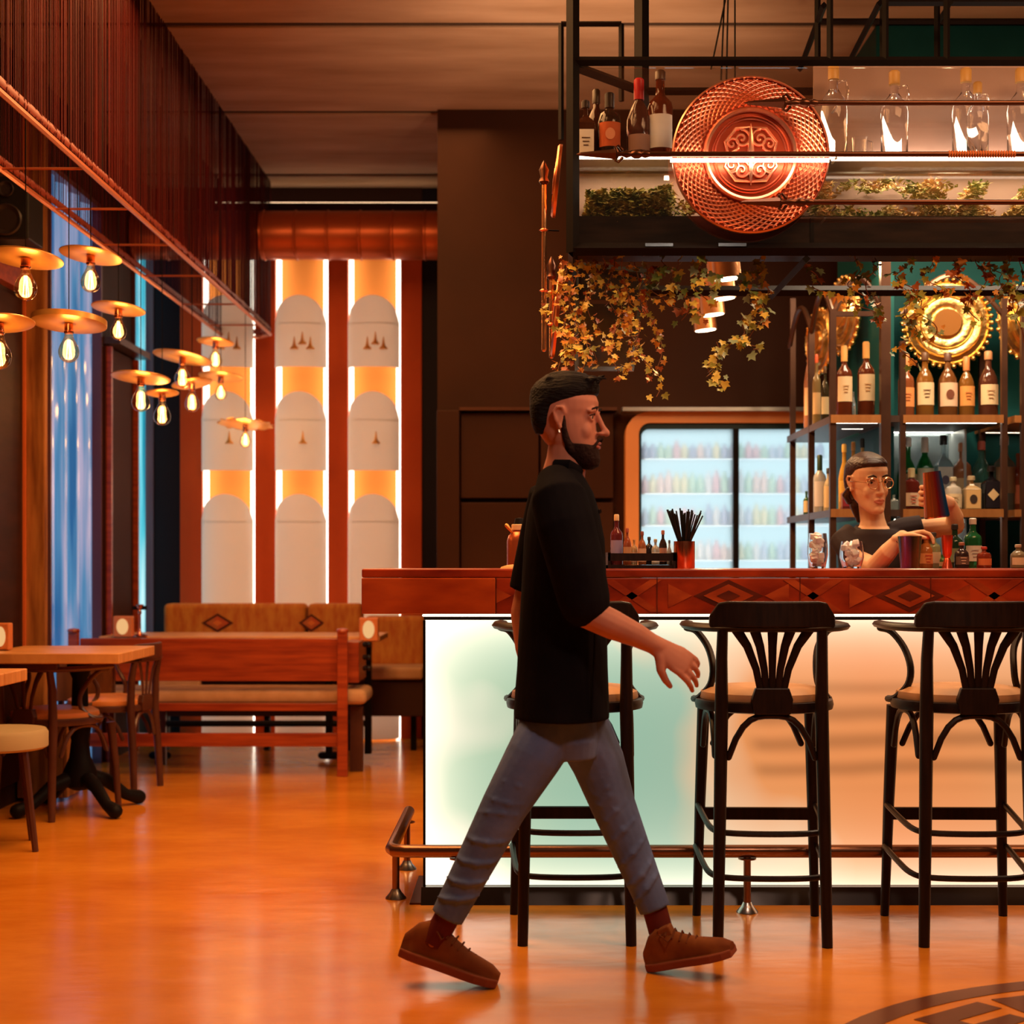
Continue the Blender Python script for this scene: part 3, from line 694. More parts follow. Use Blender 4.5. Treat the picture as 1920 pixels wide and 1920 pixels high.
# dark soft bands of the printed picture on the right
wv = ma('SINE', ma('MULTIPLY_ADD', sx.outputs['Z'], 68.0, ma('MULTIPLY', no.outputs['Fac'], 4.0)), None)
def sstep(v, lo, hi):
    q = N('ShaderNodeMapRange'); q.interpolation_type = 'SMOOTHSTEP'; q.inputs[1].default_value = lo; q.inputs[2].default_value = hi; L(v, q.inputs[0]); return q.outputs[0]
mk = ma('MULTIPLY', ma('MULTIPLY', sstep(sx.outputs['Z'], .36, .46), sstep(sx.outputs['Z'], .78, .70)), sstep(ma('MULTIPLY_ADD', no.outputs['Fac'], .2, sx.outputs['X']), .86, .96))
band = ma('SUBTRACT', 1.0, ma('MULTIPLY', ma('MULTIPLY', mk, .16), ma('ADD', wv, 1.0)))
# LED lines of the light box along its top, bottom and left edge
zt_ = ma('POWER', 2.718, ma('MULTIPLY', ma('SUBTRACT', sx.outputs['Z'], .955), 9.0)); zb_ = ma('POWER', 2.718, ma('MULTIPLY', ma('SUBTRACT', .06, sx.outputs['Z']), 9.0))
xl_ = ma('POWER', 2.718, ma('MULTIPLY', ma('SUBTRACT', px0, sx.outputs['X']), 7.0))
edge = ma('ADD', ma('ADD', zt_, zb_), xl_)
st = ma('MULTIPLY', band, ma('MULTIPLY_ADD', edge, .75, .82))
whi = N('ShaderNodeMixRGB'); L(ma('MINIMUM', ma('MULTIPLY', edge, .6), 1.0), whi.inputs[0]); L(r1.outputs[0], whi.inputs[1]); whi.inputs[2].default_value = (1,.86,.66,1)
em = N('ShaderNodeEmission'); L(whi.outputs[0], em.inputs[0]); L(st, em.inputs[1])
gl = N('ShaderNodeBsdfGlossy'); gl.inputs['Roughness'].default_value = .25; ad = N('ShaderNodeMixShader'); ad.inputs[0].default_value = .04
L(em.outputs[0], ad.inputs[1]); L(gl.outputs[0], ad.inputs[2]); L(ad.outputs[0], nt.nodes['Material Output'].inputs[0])
MB().box(px0, xr, PD, PD+.03, Z(1659,PD), Z(1163,PD)).build('glowing_panel', m, t, True)
MB().box(px0-.0, xr, PD+.035, 5.9, .05, 1.08).build('carcass', DARKWALL, t, True)
MB().box(px0-.006, px0+.002, PD-.012, PD+.034, .04, Z(1163,PD)).build('corner_strip', BLACKMETAL, t, True)
MB().prism([(5.37,0),(5.40,.055),(5.9,.055),(5.9,0)], X(790,5.4), xr, axis='x').build('plinth', mat('black_plinth', (.016,.010,.009), .3), t, True)
MB().box(X(768,5.38), X(796,5.38), 5.38, 5.85, 0, .006).build('floor_plate', BRONZE, t, True)
MB().box(-.2, 4.3, 5.89, 5.93, .1, 1.09).build('rear_board', DARKWALL, t, True)
# foot rail
t = thing('foot_rail', 'round bronze foot rail running round the bar on short posts', 'rail', (1.5, 5.25, 0))
RM = mat('bronze_tube', (.30,.15,.09), .28, .85)
rz_, ry = Z(1596, 5.26), 5.26; xc = X(732, ry)
MB().tube([(xc,6.1,rz_+.0), (xc,5.6,rz_), (xc,ry+.05,rz_), (xc+.012,ry+.015,rz_), (xc+.05,ry,rz_), (1,ry,rz_), (xr,ry,rz_)], .0215, 14).build('tube', RM, t, True)
for xx, yy in ((xc, 5.48), (xc, 6.0), (X(860,ry), ry), (X(1401,ry), ry), (X(1942,ry), ry), (2.6, ry)):
    o = MB().tube([(xx,yy,.02), (xx,yy,rz_)], .0125, 12, cap='flat').build('post', RM, t, True)
    MB().lathe([(.036,0),(.036,.004),(.02,.022),(.014,.034),(.0,.036)], (xx,yy,0), 20).build('flange', STEEL, o, True)
    MB().lathe([(0,-.004),(.03,-.004),(.03,0),(.014,.0)], (xx,yy,rz_-.022), 16).build('saddle', RM, o, True)

# floor emblem: flat dark inlay
t = thing('floor_emblem', 'dark round emblem inlaid in the orange floor at the lower right', 'floor emblem', (1.72, 3.285, 0))
EM = mat('dark_floor_inlay', (.10,.025,.012), .22, col2=(.14,.035,.015), scale=6)
def annulus(r0, r1, a0, a1, z, n=48):
    g = MB(); vs = []; fs = []
    for k in range(n+1):
        a = R(a0+(a1-a0)*k/n)
        for r in (r0, r1):
            for zz in (0, z): vs.append((r*cos(a), r*sin(a), zz))
    for k in range(n):
        a = 4*k; fs += [(a+1,a+3,a+7,a+5), (a,a+1,a+5,a+4), (a+3,a+2,a+6,a+7)]
    return g.add(vs, fs)
annulus(1.085, 1.16, 0, 360, .0015, 96).build('outer_ring', EM, t)
# block letters round the rim
def bl(rects, ang, r, name='letter'):
    M = Matrix.Rotation(R(ang-90), 4, 'Z') @ Matrix.Translation((0, r, 0)); g = MB()
    for a, b_, c, d in rects: g.box(a, b_, c, d, 0, .0018, M)
    g.build(name, EM, t)
E_ = [(-.13,-.05,0,.30),(-.05,.13,.225,.30),(-.05,.10,.12,.18),(-.05,.13,0,.075)]
B_ = [(-.13,-.05,0,.30),(-.05,.08,.235,.30),(-.05,.08,.12,.175),(-.05,.08,0,.065),(.08,.14,.01,.14),(.08,.14,.155,.29)]
for k, (rc, a) in enumerate(((E_, 128), (B_, 111), (E_, 94), (B_, 77), (E_, 60))): bl(rc, a, .74)
annulus(.66, .71, 0, 360, .0015, 72).build('inner_ring', EM, t)

# ------------------------------------------------------------ overhead rack above the bar
RD = 5.35
t = thing('overhead_rack', 'black steel rack hung from the ceiling above the bar', 'rack', (2, RD, 2.15)); RK = t
def bar3(p, q, w=.018, name='beam', par=None, mm=None):
    return MB().tube([p, q], 1, 4, sq=(w*1.0, w*1.0), cap='flat').build(name, mm or BLACKMETAL, par or t, True)
Z0, Z1 = Z(474,RD), Z(115,RD)
xa = X(1074,RD)
bar3((xa,RD,Z0),(xa,RD,3.6),.022,'post')
xb = X(1203,5.64); bar3((xb,5.64,Z1-.12),(xb,5.64,3.6),.026,'post')
bar3((xa,RD,Z1),(4.3,RD,Z1),.016); bar3((xa,RD,Z0+.012),(4.3,RD,Z0+.012),.022)
bar3((xa,RD,Z1-.015),(xb,5.64,Z1-.015),.018); bar3((xb,5.64,Z1-.015),(4.3,5.64,Z1-.015),.014)
bar3((xa,RD,Z0),(xa+.02,6.1,Z0),.016); bar3((xa+.02,6.1,Z0),(4.3,6.1,Z0),.02)
bar3((X(1512,RD),RD,Z0-.02),(X(1512,RD)-.0,6.1,Z0-.02),.014)
# thin rear frame at left and truss to the right
for a, b in (((1052,45),(1165,45)), ((1052,45),(1052,262)), ((1165,45),(1165,190))): bar3(at(*a,6.3), at(*b,6.3), .011, 'frame_bar')
for px in (1533, 1655, 1757): bar3((X(px,5.7),5.7,Z(112,5.7)), (X(px,5.7),5.7,3.6), .011, 'hanger')
for px in (1556, 1660, 1775): bar3((X(px,5.35),5.35,Z1), (X(px,5.35),5.35,3.6), .011, 'hanger')
bar3(at(1530,40,6.2), at(1925,40,6.2), .012); bar3(at(1660,5,5.5), at(1925,5,5.5), .012)
bar3(at(1545,10,5.4), at(1500,130,6.9), .012, 'brace'); bar3(at(1650,5,5.4), at(1580,140,6.9), .012, 'brace'); bar3(at(1782,5,5.4), at(1757,45,6.0), .010, 'brace')
for a, b in (((1360,0),(1333,130)), ((1358,0),(1352,150)), ((1365,0),(1362,150)), ((1378,0),(1378,150))): bar3(at(*a,5.6), at(*b,5.6), .003, 'hanging_cable')
# bottle shelf, planter trough, glass front
SZ = Z(283, RD)
MB().box(xa, 4.3, RD+.03, 5.62, SZ-.02, SZ).build('bottle_shelf', mat('smoked_shelf', (.16,.10,.07), .35), t, True)
MB().box(xa+.02, 4.3, RD+.015, RD+.028, SZ-.021, SZ-.013).build('light_strip', emis('rack_led', (1,.72,.50), 8), t, True)
MB().box(xa, 4.3, RD+.025, RD+.04, Z0+.02, Z(402,RD)).box(xa, 4.3, 5.6, 5.615, Z0+.02, SZ-.03).box(xa, 4.3, RD+.03, 5.6, Z0+.02, Z0+.035).build('planter_trough', mat('dark_trough', (.014,.008,.007), .6, col2=(.04,.022,.016), scale=5, stretch=(1,1,6)), t, True)
MB().box(xa, 4.3, RD+.04, 5.6, Z(412,RD), Z(405,RD)).build('soil', mat('peat', (.03,.02,.012), .95), t, True)
for px in (1525,): MB().box(X(px,RD)-.006, X(px,RD)+.006, RD+.02, RD+.03, Z0+.02, Z(405,RD)).build('trough_joint', BLACKMETAL, t, True)
MB().box(xa+.02, 4.3, RD+.004, RD+.010, Z0+.03, Z1-.02).build('glass_front', PANE, t, True)
for px in (1235, 1372): MB().box(X(px-26,RD), X(px+26,RD), RD-.02, RD+.024, Z(464,RD), Z(458,RD)).build('bracket', mat('blue_steel', (.25,.35,.42), .25, .9), t, True)
# mossy planting (uncountable foliage)
MOSS = mat('moss_leaf', (.12,.15,.02), .8, col2=(.6,.45,.12), scale=30)
rnd = random.Random(11)
def foliage(name, label, cx0, cx1, z0, z1, n, mm, dens):
    g = MB()
    for _ in range(n):
        x = rnd.uniform(cx0, cx1); hz = noise.noise(Vector((x*7, 0, 3)))*.5+.5
        z = z0+(z1-z0)*rnd.random()**1.1*(.45+.55*hz); y = rnd.uniform(RD+.035, RD+.2)
        if noise.noise(Vector((x*14, z*9, 1))) < dens: continue
        a, b = rnd.uniform(0, 6.28), rnd.uniform(-.7, .7); s = rnd.uniform(.005, .016)
        d = Vector((cos(a), sin(a), b)).normalized()*s; e = d.cross(Vector((rnd.uniform(-1,1), rnd.uniform(-1,1), 1))).normalized()*s*.45
        c = Vector((x, y, z)); g.add([c-d, c+e, c+d+Vector((0,0,s*.3)), c-e], [(0,1,2,3)])
    o = g.build(name, mm); return tag(o, label, 'plants', kind='stuff')
MB().box(X(1525,5.58), 4.3, 5.575, 5.585, SZ+.002, Z(128,5.6)).build('rear_haze_pane', mat('tan_haze_acrylic', (.62,.42,.33), .5, alpha=.55), t, True)  # added tan pane, imitates the lit haze behind the jugs
MB().box(xa, 4.3, 5.57, 5.58, Z(402,RD), SZ-.022).build('taupe_lining', mat('taupe_lining', (.42,.28,.21), .6), t, True)
foliage('moss_planting', 'ragged green and rust moss growing in the left part of the rack trough', xa+.03, X(1262,RD), Z(425,RD), Z(318,RD), 16000, MOSS, -.3)
foliage('trough_shrubs', 'pale lit green and orange plants filling the right part of the rack trough', X(1520,RD), 2.4, Z(425,RD), Z(296,RD), 26000, mat('sage_leaf', (.28,.34,.09), .8, col2=(.8,.5,.22), scale=14), -.15)
foliage('moss_planting', 'dim moss behind the copper disc in the rack trough', X(1262,RD), X(1520,RD), Z(425,RD), Z(330,RD), 3000, MOSS, 0)

light('AREA', (2.1, 5.46, SZ-.03), 7, (1,.75,.52), size=1.9, size_y=.05); light('AREA', (.46, 5.46, SZ-.03), 1.6, (1,.75,.5), size=.6, size_y=.05)
light('AREA', (2.1, 5.55, SZ+.015), 3.5, (1,.75,.58), rot=(pi,0,0), size=1.8, size_y=.03)
# copper disc
DD = 5.29; dc = at(1407, 291, DD); dr_ = .259
t = thing('copper_disc', 'large embossed copper disc with scroll centre on the front of the overhead rack', 'wall disc', dc)
MX = Matrix.Rotation(pi/2, 4, 'X')
COPD = mat('embossed_copper', (.95,.42,.27), .3, .9); COPV = mat('shaded_copper_ground', (.42,.07,.035), .35, .9)  # darker ground colour paints shade into the recesses of the relief
MB().lathe([(0,.006),(.14,.006),(.142,.016),(.150,.020),(.156,.012),(.160,.004),(dr_-.008,.001),(dr_-.004,.010),(dr_,.008),(dr_,-.004),(0,-.006)], n=96, M=MX).build('plate', COPV, t)
MB().lathe([(dr_-.007,.002),(dr_-.004,.012),(dr_+.001,.009),(dr_+.001,-.004)], n=96, M=MX, close=True).build('rim', COPD, t)
MB().lathe([(.140,.007),(.142,.017),(.150,.021),(.156,.013),(.158,.005)], n=96, M=MX, close=True).build('ring_moulding', COPD, t)
# diamond embossing in crossing spirals
g = MB()
for s_ in (-1, 1):
    for k in range(48):
        a0 = 2*pi*k/48
        pts = [((.163+(.087)*j/9)*cos(a0+s_*.75*j/9), -.004, (.163+.087*j/9)*sin(a0+s_*.75*j/9)) for j in range(10)]
        g.tube([Vector(p) for p in pts], .0032, 4, cap='flat')
tag(g.build('diamond_relief', COPD, t), kind='stuff')
for r in (.118, .126, .143): MB().lathe([(r-.003,.006),(r,.013),(r+.003,.006)], n=72, M=MX, close=True).build('ring_moulding', COPD, t)
def scroll(cx, cz, r, turns, s_, a0, n=36):
    return [(cx+r*(1-j/n*.85)*cos(a0+s_*turns*2*pi*j/n), -.011, cz+r*(1-j/n*.85)*sin(a0+s_*turns*2*pi*j/n)) for j in range(n+1)]
for mz in (1, -1):
    for q in (-1, 1):
        MB().tube(scroll(q*.030, mz*-.052, .030, 1.5, q, pi/2), .0042, 6).build('scroll', COPD, t)
        MB().tube(scroll(q*.062, mz*.035, .026, 1.3, -q, -pi/2), .0038, 6).build('scroll', COPD, t)
        MB().tube([(q*.004,-.011,mz*-.09),(q*.05,-.012,mz*-.085),(q*.085,-.012,mz*-.04),(q*.075,-.012,mz*.0),(q*.04,-.011,mz*.02)], [.003,.006,.005,.005,.003], 6).build('acanthus_leaf', COPD, t)
    MB().tube([(0,-.011,mz*.01),(0,-.013,mz*.05),(0,-.011,mz*.10)], [.012,.009,.002], 8).build('palmette', COPD, t)
# spears
def spear(px0, py, label, wrap=None):
    D = 5.22; p = at(px0, py, D); t = thing('spear', label, 'spear', p, 'black spears across the overhead rack')
    L_ = 4.2-p.x; M = Matrix.Rotation(pi/2, 4, 'Y')
    MB().lathe([(0,0),(.006,.015),(.015,.11),(.019,.13),(.008,.135)], n=4, M=M, smooth=False).build('spearhead', BRONZE, t)
    for q in (-1, 1): MB().tube([(.135,0,q*.006), (.128,0,q*.022), (.138,0,q*.028), (.15,0,q*.014)], [.006,.005,.004,.006], 6).build('barb', BRONZE, t)
    MB().lathe([(.009,.13),(.007,.15),(.013,.165),(.008,.18),(.015,.19),(.015,.205),(.009,.215),(.013,.225),(.009,.24)], n=12, M=M).build('collar', BRONZE, t)
    MB().tube([(.235,0,0), (L_,0,0)], .0088, 10).build('shaft', BRONZE, t)
    if wrap:
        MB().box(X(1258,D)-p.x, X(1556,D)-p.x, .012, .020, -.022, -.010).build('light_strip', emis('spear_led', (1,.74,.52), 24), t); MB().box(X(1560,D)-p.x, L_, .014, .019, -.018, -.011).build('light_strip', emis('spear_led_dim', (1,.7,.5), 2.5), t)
        g = MB()
        for k in range(26): g.lathe([(.009,0),(.0125,.003),(.009,.006)], (0,0,X(wrap[0],D)-p.x+k*.0085), 10, M=M)
        g.build('cord_wrapping', mat('orange_cord', (.75,.24,.08), .7), t)
    for xx in (X(1568,D)-p.x,):
        MB().tube([(xx,0,-.012), (xx,.04,-.012), (xx,.07,-.012)], .004, 6).build('hook', STEEL, t)
    return t
spear(1080, 289, 'longest black spear crossing in front of the copper disc centre, cord wrapped at right', (1778, 1890))
spear(1395, 193, 'upper black spear with its head over the top of the copper disc')
spear(1387, 379, 'lower black spear with its head over the bottom of the copper disc')
# upright spears and edge-on gongs at the left end of the rack
def vspear(px, py0, py1, D, label):
    p = at(px, py1, D); h = Z(py0,D)-p.z; t = thing('upright_spear', label, 'spear', p, 'upright spears at the rack end')
    MB().tube([(0,0,0), (0,0,h-.08)], .009, 10).build('shaft', mat('brass_pipe', (.75,.38,.18), .25, .9), t)
    MB().lathe([(.011,h-.085),(.018,h-.075),(.012,h-.06),(.017,h-.035),(.006,h-.01),(0,h)], n=10).build('spearhead', BRONZE, t)
    for zz in (h*.62, h*.3): MB().lathe([(.008,zz),(.017,zz+.006),(.008,zz+.012)], n=12, close=True).build('ring', COPPER, t)
    MB().tube([(0,0,h*.62+.006), (.05,.01,h*.62+.006)], .003, 5).build('clip', BLACKMETAL, t)
vspear(1020, 300, 655, 5.5, 'upright brass spear hanging free at the left end of the overhead rack')
vspear(1034, 480, 668, 5.75, 'shorter upright brass spear beside the rack end among the ivy')
for (px, py, D, r, lab) in ((1046, 340, 5.55, .125, 'upper gong seen edge on at the left end of the overhead rack'), (1047, 580, 5.7, .17, 'lower gong seen edge on at the left end of the overhead rack')):
    t = thing('edge_on_gong', lab, 'gong', at(px, py, D), 'edge-on gongs at the rack end')
    MM = Matrix.Rotation(R(-84), 4, 'Y')
    MB().lathe([(0,.018),(r*.35,.016),(r*.4,.006),(r*.85,.004),(r*.95,.012),(r,.006),(r,-.004),(0,-.004)], n=40, M=MM).build('plate', COPPERR, t)
    g = MB().lathe([(r*.6,.004),(r*.63,.014),(r*.66,.004)], n=40, M=MM, close=True).build('ring_moulding', COPPER, t)
# panes hanging under the rack at left (dark mirror tiles)
t = thing('mirror_panel', 'dark mirrored panel of three panes hanging behind the dense ivy under the rack', 'mirror', at(1140, 600, 6.0))
for a, b in ((500, 562), (570, 630), (638, 690)): MB().box(X(1085,6.0), X(1205-(a-500)*.2,6.0), 6.0, 6.01, Z(b,6.0), Z(a,6.0)).build('pane', mat('dim_mirror', (.20,.19,.19), .15, .9), t, True)
ringframe([(X(a,5.99),Z(b,5.99)) for a, b in ((1078,492),(1212,505),(1188,696),(1078,696))], [(X(a,5.99),Z(b,5.99)) for a, b in ((1085,500),(1204,512),(1182,688),(1085,688))], 5.98, 6.0).build('frame', mat('blue_steel', (.25,.35,.42), .25, .9), t, True)

# spotlights
for i, (px, py, D) in enumerate(((1364,523,5.9), (1356,560,6.35), (1337,590,6.8), (1323,619,7.25))):
    p = at(px, py, D); t = thing('spotlight', ['nearest and highest of the four copper cylinder spotlights', 'second copper cylinder spotlight from the top', 'third copper cylinder spotlight from the top', 'lowest and farthest copper cylinder spotlight'][i], 'lamp', p, 'copper cylinder spotlights under the rack')
    M = Matrix.Rotation(R(-6), 4, 'Y')
    MB().lathe([(.050,0),(.052,.0),(.052,.15),(0,.155),],n=28, M=M).build('can', mat('lit_copper_can', (.85,.38,.16), .3, .9, bump=.1, scale=50), t)
    MB().lathe([(0,-.002),(.046,-.002),(.046,.004),(0,.004)], n=28, M=M).build('lens', emis('spot_lens', (1,.78,.5), 12), t)
    MB().tube([(0,0,.14), (0,0,.24)], .008, 8).build('stem', BLACKMETAL, t)
    light('SPOT', (p.x, p.y, p.z-.03), 9 if i < 3 else 34, (1,.6,.28), rot=(0,0,0), size=.04, spot=140)
bar3((X(1360,5.9),5.75,Z(478,5.9)), (X(1340,7.25)-.05,7.6,Z(478,5.9)), .015, 'lighting_track', RK)

# ------------------------------------------------------------ bottles
_g = {}
def gmat(col, trans):
    k = 'bottle_glass_%.2f_%.2f_%.2f' % col
    return mat(k, col, .08, trans=trans, ior=1.45)
PROF = {
 'bordeaux': [(0,0),(.95,0),(1,.02),(1,.60),(.9,.66),(.45,.73),(.36,.77),(.34,.93),(.40,.94),(.40,.97),(.34,1)],
 'round': [(0,0),(.9,0),(1,.03),(1,.52),(.92,.62),(.62,.72),(.34,.78),(.30,.92),(.36,.93),(.36,.97),(.3,1)],
 'square': [(0,0),(.95,0),(1,.02),(1,.62),(.92,.68),(.45,.74),(.32,.78),(.30,.93),(.36,.94),(.36,1)],
 'squat': [(0,0),(.92,0),(1,.04),(1,.58),(.85,.70),(.4,.76),(.30,.80),(.30,.95),(.36,.96),(.36,1)],
 'slim': [(0,0),(.9,0),(1,.02),(1,.5),(.7,.64),(.36,.74),(.32,.94),(.4,.95),(.38,1)],
 'jug': [(0,0),(.9,0),(1,.03),(1,.55),(.85,.66),(.45,.74),(.3,.78),(.28,.95),(.36,.96),(.34,1)]}
def bottle(x, y, z, h, r, kind, glass, label, grp, lab_col=None, cap=None, liquid=None, trans=.35, capz=.93, lz=(.14,.46), motif=None, handle=False, caph=.1, name='bottle'):
    t = thing(name, label, 'bottle', (x, y, z), grp)
    n, ph = (4, pi/4) if kind == 'square' else (20, 0)
    k = 1.25 if kind == 'square' else 1
    mg = CLEAR if glass is None else gmat(glass, trans)
    pr = [(a*r*(k if (b_ < .66) else 1), b_*h) for a, b_ in PROF[kind]]
    o = MB().lathe(pr, n=n, ph=ph, smooth=(n > 4)).build('glass', mg, t, bevel=.004 if n == 4 else 0)
    if liquid: MB().lathe([(a*.86, .004+b_*.98) for a, b_ in pr if b_ < h*liquid[1]]+[(0, h*liquid[1])], n=n, ph=ph).build('liquid', mat('liquid_%.2f_%.2f_%.2f' % liquid[0], liquid[0], .1, trans=.3), t)
    if cap: MB().lathe([(0,h*(1-caph)),(r*.42,h*(1-caph)),(r*.42,h*1.01),(r*.3,h*1.03),(0,h*1.03)], n=14).build('cap', mat('cap_%.2f_%.2f_%.2f' % cap, cap, .4), t)
    if lab_col:
        lm = mat('label_%.2f_%.2f_%.2f' % lab_col, lab_col, .6)
        if kind == 'square': 
            q = r*k*cos(pi/4)+.0015; lo = MB().box(-q*.86, q*.86, -q-.001, -q, lz[0]*h, lz[1]*h).build('label', lm, t); fy = -q-.0015
        else:
            lo = MB(); vs = []; rr = r+.0012; N = 10
            for i in range(N+1):
                a = R(-90-62+124*i/N)
                for zz in lz: vs.append((rr*cos(a), rr*sin(a), zz*h))
            lo.add(vs, [(2*i,2*i+2,2*i+3,2*i+1) for i in range(N)], None, True); lo = lo.build('label', lm, t); fy = -rr-.0012
        if motif:
            mm = mat('print_%.2f_%.2f_%.2f' % motif[1], motif[1], .6); zm = (lz[0]+lz[1])/2*h; s_ = r*.42
            if motif[0] == 'diamond': MB().prism([(-s_*1.5,zm),(0,zm+s_*1.6),(s_*1.5,zm),(0,zm-s_*1.6)], fy-.001, fy).build('printed_diamond', mm, lo)
            elif motif[0] == 'oval': MB().prism([(s_*cos(2*pi*i/16), zm+s_*1.2*sin(2*pi*i/16)) for i in range(16)], fy-.001, fy).build('printed_oval', mm, lo)
            else:
                g = MB()
                for j in range(3): g.box(-s_*(1-.2*j), s_*(1-.2*j), fy-.001, fy, zm+(.9-.9*j)*s_-.0016, zm+(.9-.9*j)*s_+.0016)
                g.build('printed_lines', mm, lo)
    if handle: MB().tube([(r*.36,0,h*.84), (r*.9,0,h*.86), (r*1.05,0,h*.76), (r*.95,0,h*.66)], .0045, 7).build('handle', mg, t)
    return t
CREAM = (.8,.62,.36); WHITE = (.8,.76,.68)
# rack shelf bottles, left
G = 'liquor bottles on the left of the rack shelf'
def rb(px, ptop, r, *a, D=5.48, **k): return bottle(X(px,D), D, SZ, Z(ptop,D)-SZ, r, *a, **k)
rb(1098, 192, .034, 'square', (.06,.02,.012), 'dark square bottle with a white label and short black cap beside the rack post', G, WHITE, (.01,.01,.01), motif=('lines',(.1,.05,.03)), lz=(.08,.5))
rb(1118, 172, .032, 'round', (.05,.015,.01), 'slender dark bottle with a ball stopper behind the white labelled one', G, None, (.02,.015,.01), D=5.56, caph=.16)
rb(1143, 178, .040, 'squat', (.03,.018,.012), 'dark round bottle with an orange emblem label and tall black cap', G, (.55,.12,.04), (.01,.015,.01), motif=('oval',(.75,.3,.15)), lz=(.18,.55), caph=.2)
rb(1198, 152, .042, 'slim', (.10,.035,.025), 'tapering bottle with a bright red foil neck', G, (.35,.2,.14), (.55,.01,.02), caph=.24, lz=(.1,.3))
rb(1238, 137, .043, 'bordeaux', (.16,.03,.012), 'amber brown bottle with a narrow cream label and dark stopper, nearest the copper disc', G, WHITE, (.06,.03,.02), lz=(.12,.5), caph=.08)
# clear jugs with corks, right
G = 'clear handled jugs with corks on the rack shelf'
for i, (px, pt, D) in enumerate(((1563,127,5.48), (1677,138,5.48), (1811,133,5.48), (1914,133,5.48), (1833,158,5.42))):
    h = Z(pt,D)-SZ
    bottle(X(px,D), D, SZ, h, .046 if i < 4 else .036, 'jug', None, ['clear jug with a cork, first right of the copper disc', 'clear jug with a cork, second right of the copper disc', 'taller clear jug with a cork, third right of the copper disc', 'clear jug with a cork at the right picture edge', 'smaller clear jug with a yellow cork in front of the third jug'][i], G, None, (.72,.42,.12), handle=True, name='glass_jug', caph=.13)
t = thing('glass_mug', 'small clear glass mug between the first two corked jugs', 'mug', (X(1612,5.45), 5.45, SZ))
MB().lathe([(0,0),(.024,0),(.027,.07),(.025,.07),(.022,.005),(0,.005)], n=20).build('bowl', CLEAR, t); MB().tube([(.026,0,.06),(.042,0,.055),(.042,0,.025),(.026,0,.018)], .003, 6).build('handle', CLEAR, t)

# ------------------------------------------------------------ back bar shelving
SH = mat('rust_shelf_frame', (.07,.03,.018), .4, .4, col2=(.10,.045,.025), scale=8); SHW = mat('shelf_wood', (.34,.13,.035), .45, col2=(.42,.18,.05), scale=4, stretch=(8,1,1))
z1_, z2_, z3_ = 1.765, 1.372, .98
def post(t, x, y, z0, z1, w=.013): return MB().box(x-w, x+w, y-w, y+w, z0, z1).build('post', SH, t, True)
def cabinet_led(t, x0, x1, y, z): MB().box(x0, x1, y, y+.012, z-.030, z-.022).build('led_strip', emis('shelf_led', (1,.92,.75), 16), t, True)
t = thing('back_bar_shelf', 'tall steel and wood shelf tower at the left end of the back bar', 'shelf', (1.38, 6.7, 0), 'back bar shelf towers')
bx, by, bxr = 1.285, 6.69, X(1657,6.69)
for (x, y, zt_p) in ((bx, by, 580), (bxr+.005, by, 470), (1.287, 7.2, 620), (1.30, 7.78, 560)): post(t, x, y, 0, Z(zt_p,y), .013 if x < 1.4 else .02)
for z in (z1_, z2_, z3_):
    MB().box(bx-.01, bxr, by-.012, 7.8, z-.03, z).build('shelf_board', mat('dark_shelf_board', (.07,.04,.03), .4), t, True)
    MB().box(bx-.01, bxr, by-.018, by-.012, z-.032, z+.002).build('edge_strip', SHW, t, True)
for y0, y1, zc_ in ((by, 7.2, 2.18), (7.2, 7.78, 2.2)):
    MB().tube([(1.286, y0+(y1-y0)*k/12, zc_+.14*sin(pi*k/12)) for k in range(13)], .012, 6).build('arch', SH, t, True)
MB().tube([(bx+(bxr-bx)*k/12, by, 2.18+.16*sin(pi*k/12)) for k in range(13)], .012, 6).build('arch', SH, t, True)
MB().box(bx, bxr, by-.01, by+.01, 2.18, 2.2).build('cross_bar', SH, t, True)
MB().box(bxr+.035, 1.59, 6.9, 8.0, 0, 2.4).build('teal_side', TEAL, t, True)
cabinet_led(t, bx+.1, bxr-.02, 7.0, z1_); cabinet_led(t, bx+.02, bxr-.02, 6.71, z1_)  # second strip, at the front, is added to brighten the bottles
t = thing('back_bar_shelf', 'wide middle shelf bay of the back bar in front of the teal wall', 'shelf', (1.8, 6.7, 0), 'back bar shelf towers')
m0, m1 = X(1692,by), X(1880,by)
for x in (m0, m1+.005): post(t, x, by, 0, Z(560 if x > 1.7 else 640,by), .012)
for z in (z1_, z2_, z3_):
    MB().box(m0-.06, m1+.01, by-.01, 7.28, z-.028, z).build('shelf_board', mat('dark_shelf_board', (.07,.04,.03), .4), t, True)
    MB().box(m0, m1, by-.016, by-.01, z-.032, z+.002).build('edge_strip', SHW, t, True)
MB().tube([(m0+(m1-m0)*k/16, by, Z(590,by)+.3*sin(pi*k/16)*(.55 if k < 8 else .55)) for k in range(17)], .011, 6).build('arch', SH, t, True)
for za, zb_2 in ((z2_, z1_), (z3_, z2_)):
    MB().box(m0-.04, m1-.07, 7.26, 7.275, za, zb_2-.03).build('back_mirror', mat('grey_mirror', (.34,.42,.45), .2, .7), t, True)
    cabinet_led(t, m0-.04, m1-.07, 7.2, zb_2); cabinet_led(t, m0, m1-.02, 6.71, zb_2)  # front strip is an added light for the bottle fronts
    MB().box(m1-.075, m1-.066, 7.0, 7.27, za, zb_2-.03).build('divider', mat('pale_glass_edge', (.55,.6,.6), .3), t, True)
t = thing('back_bar_shelf', 'shelf tower of the back bar cut by the right picture edge', 'shelf', (2.2, 6.7, 0), 'back bar shelf towers')
r0 = X(1915,by)
for x, y in ((r0+.01, by), (r0-.02, 7.2), (2.6, by)): post(t, x, y, 0, 2.3)
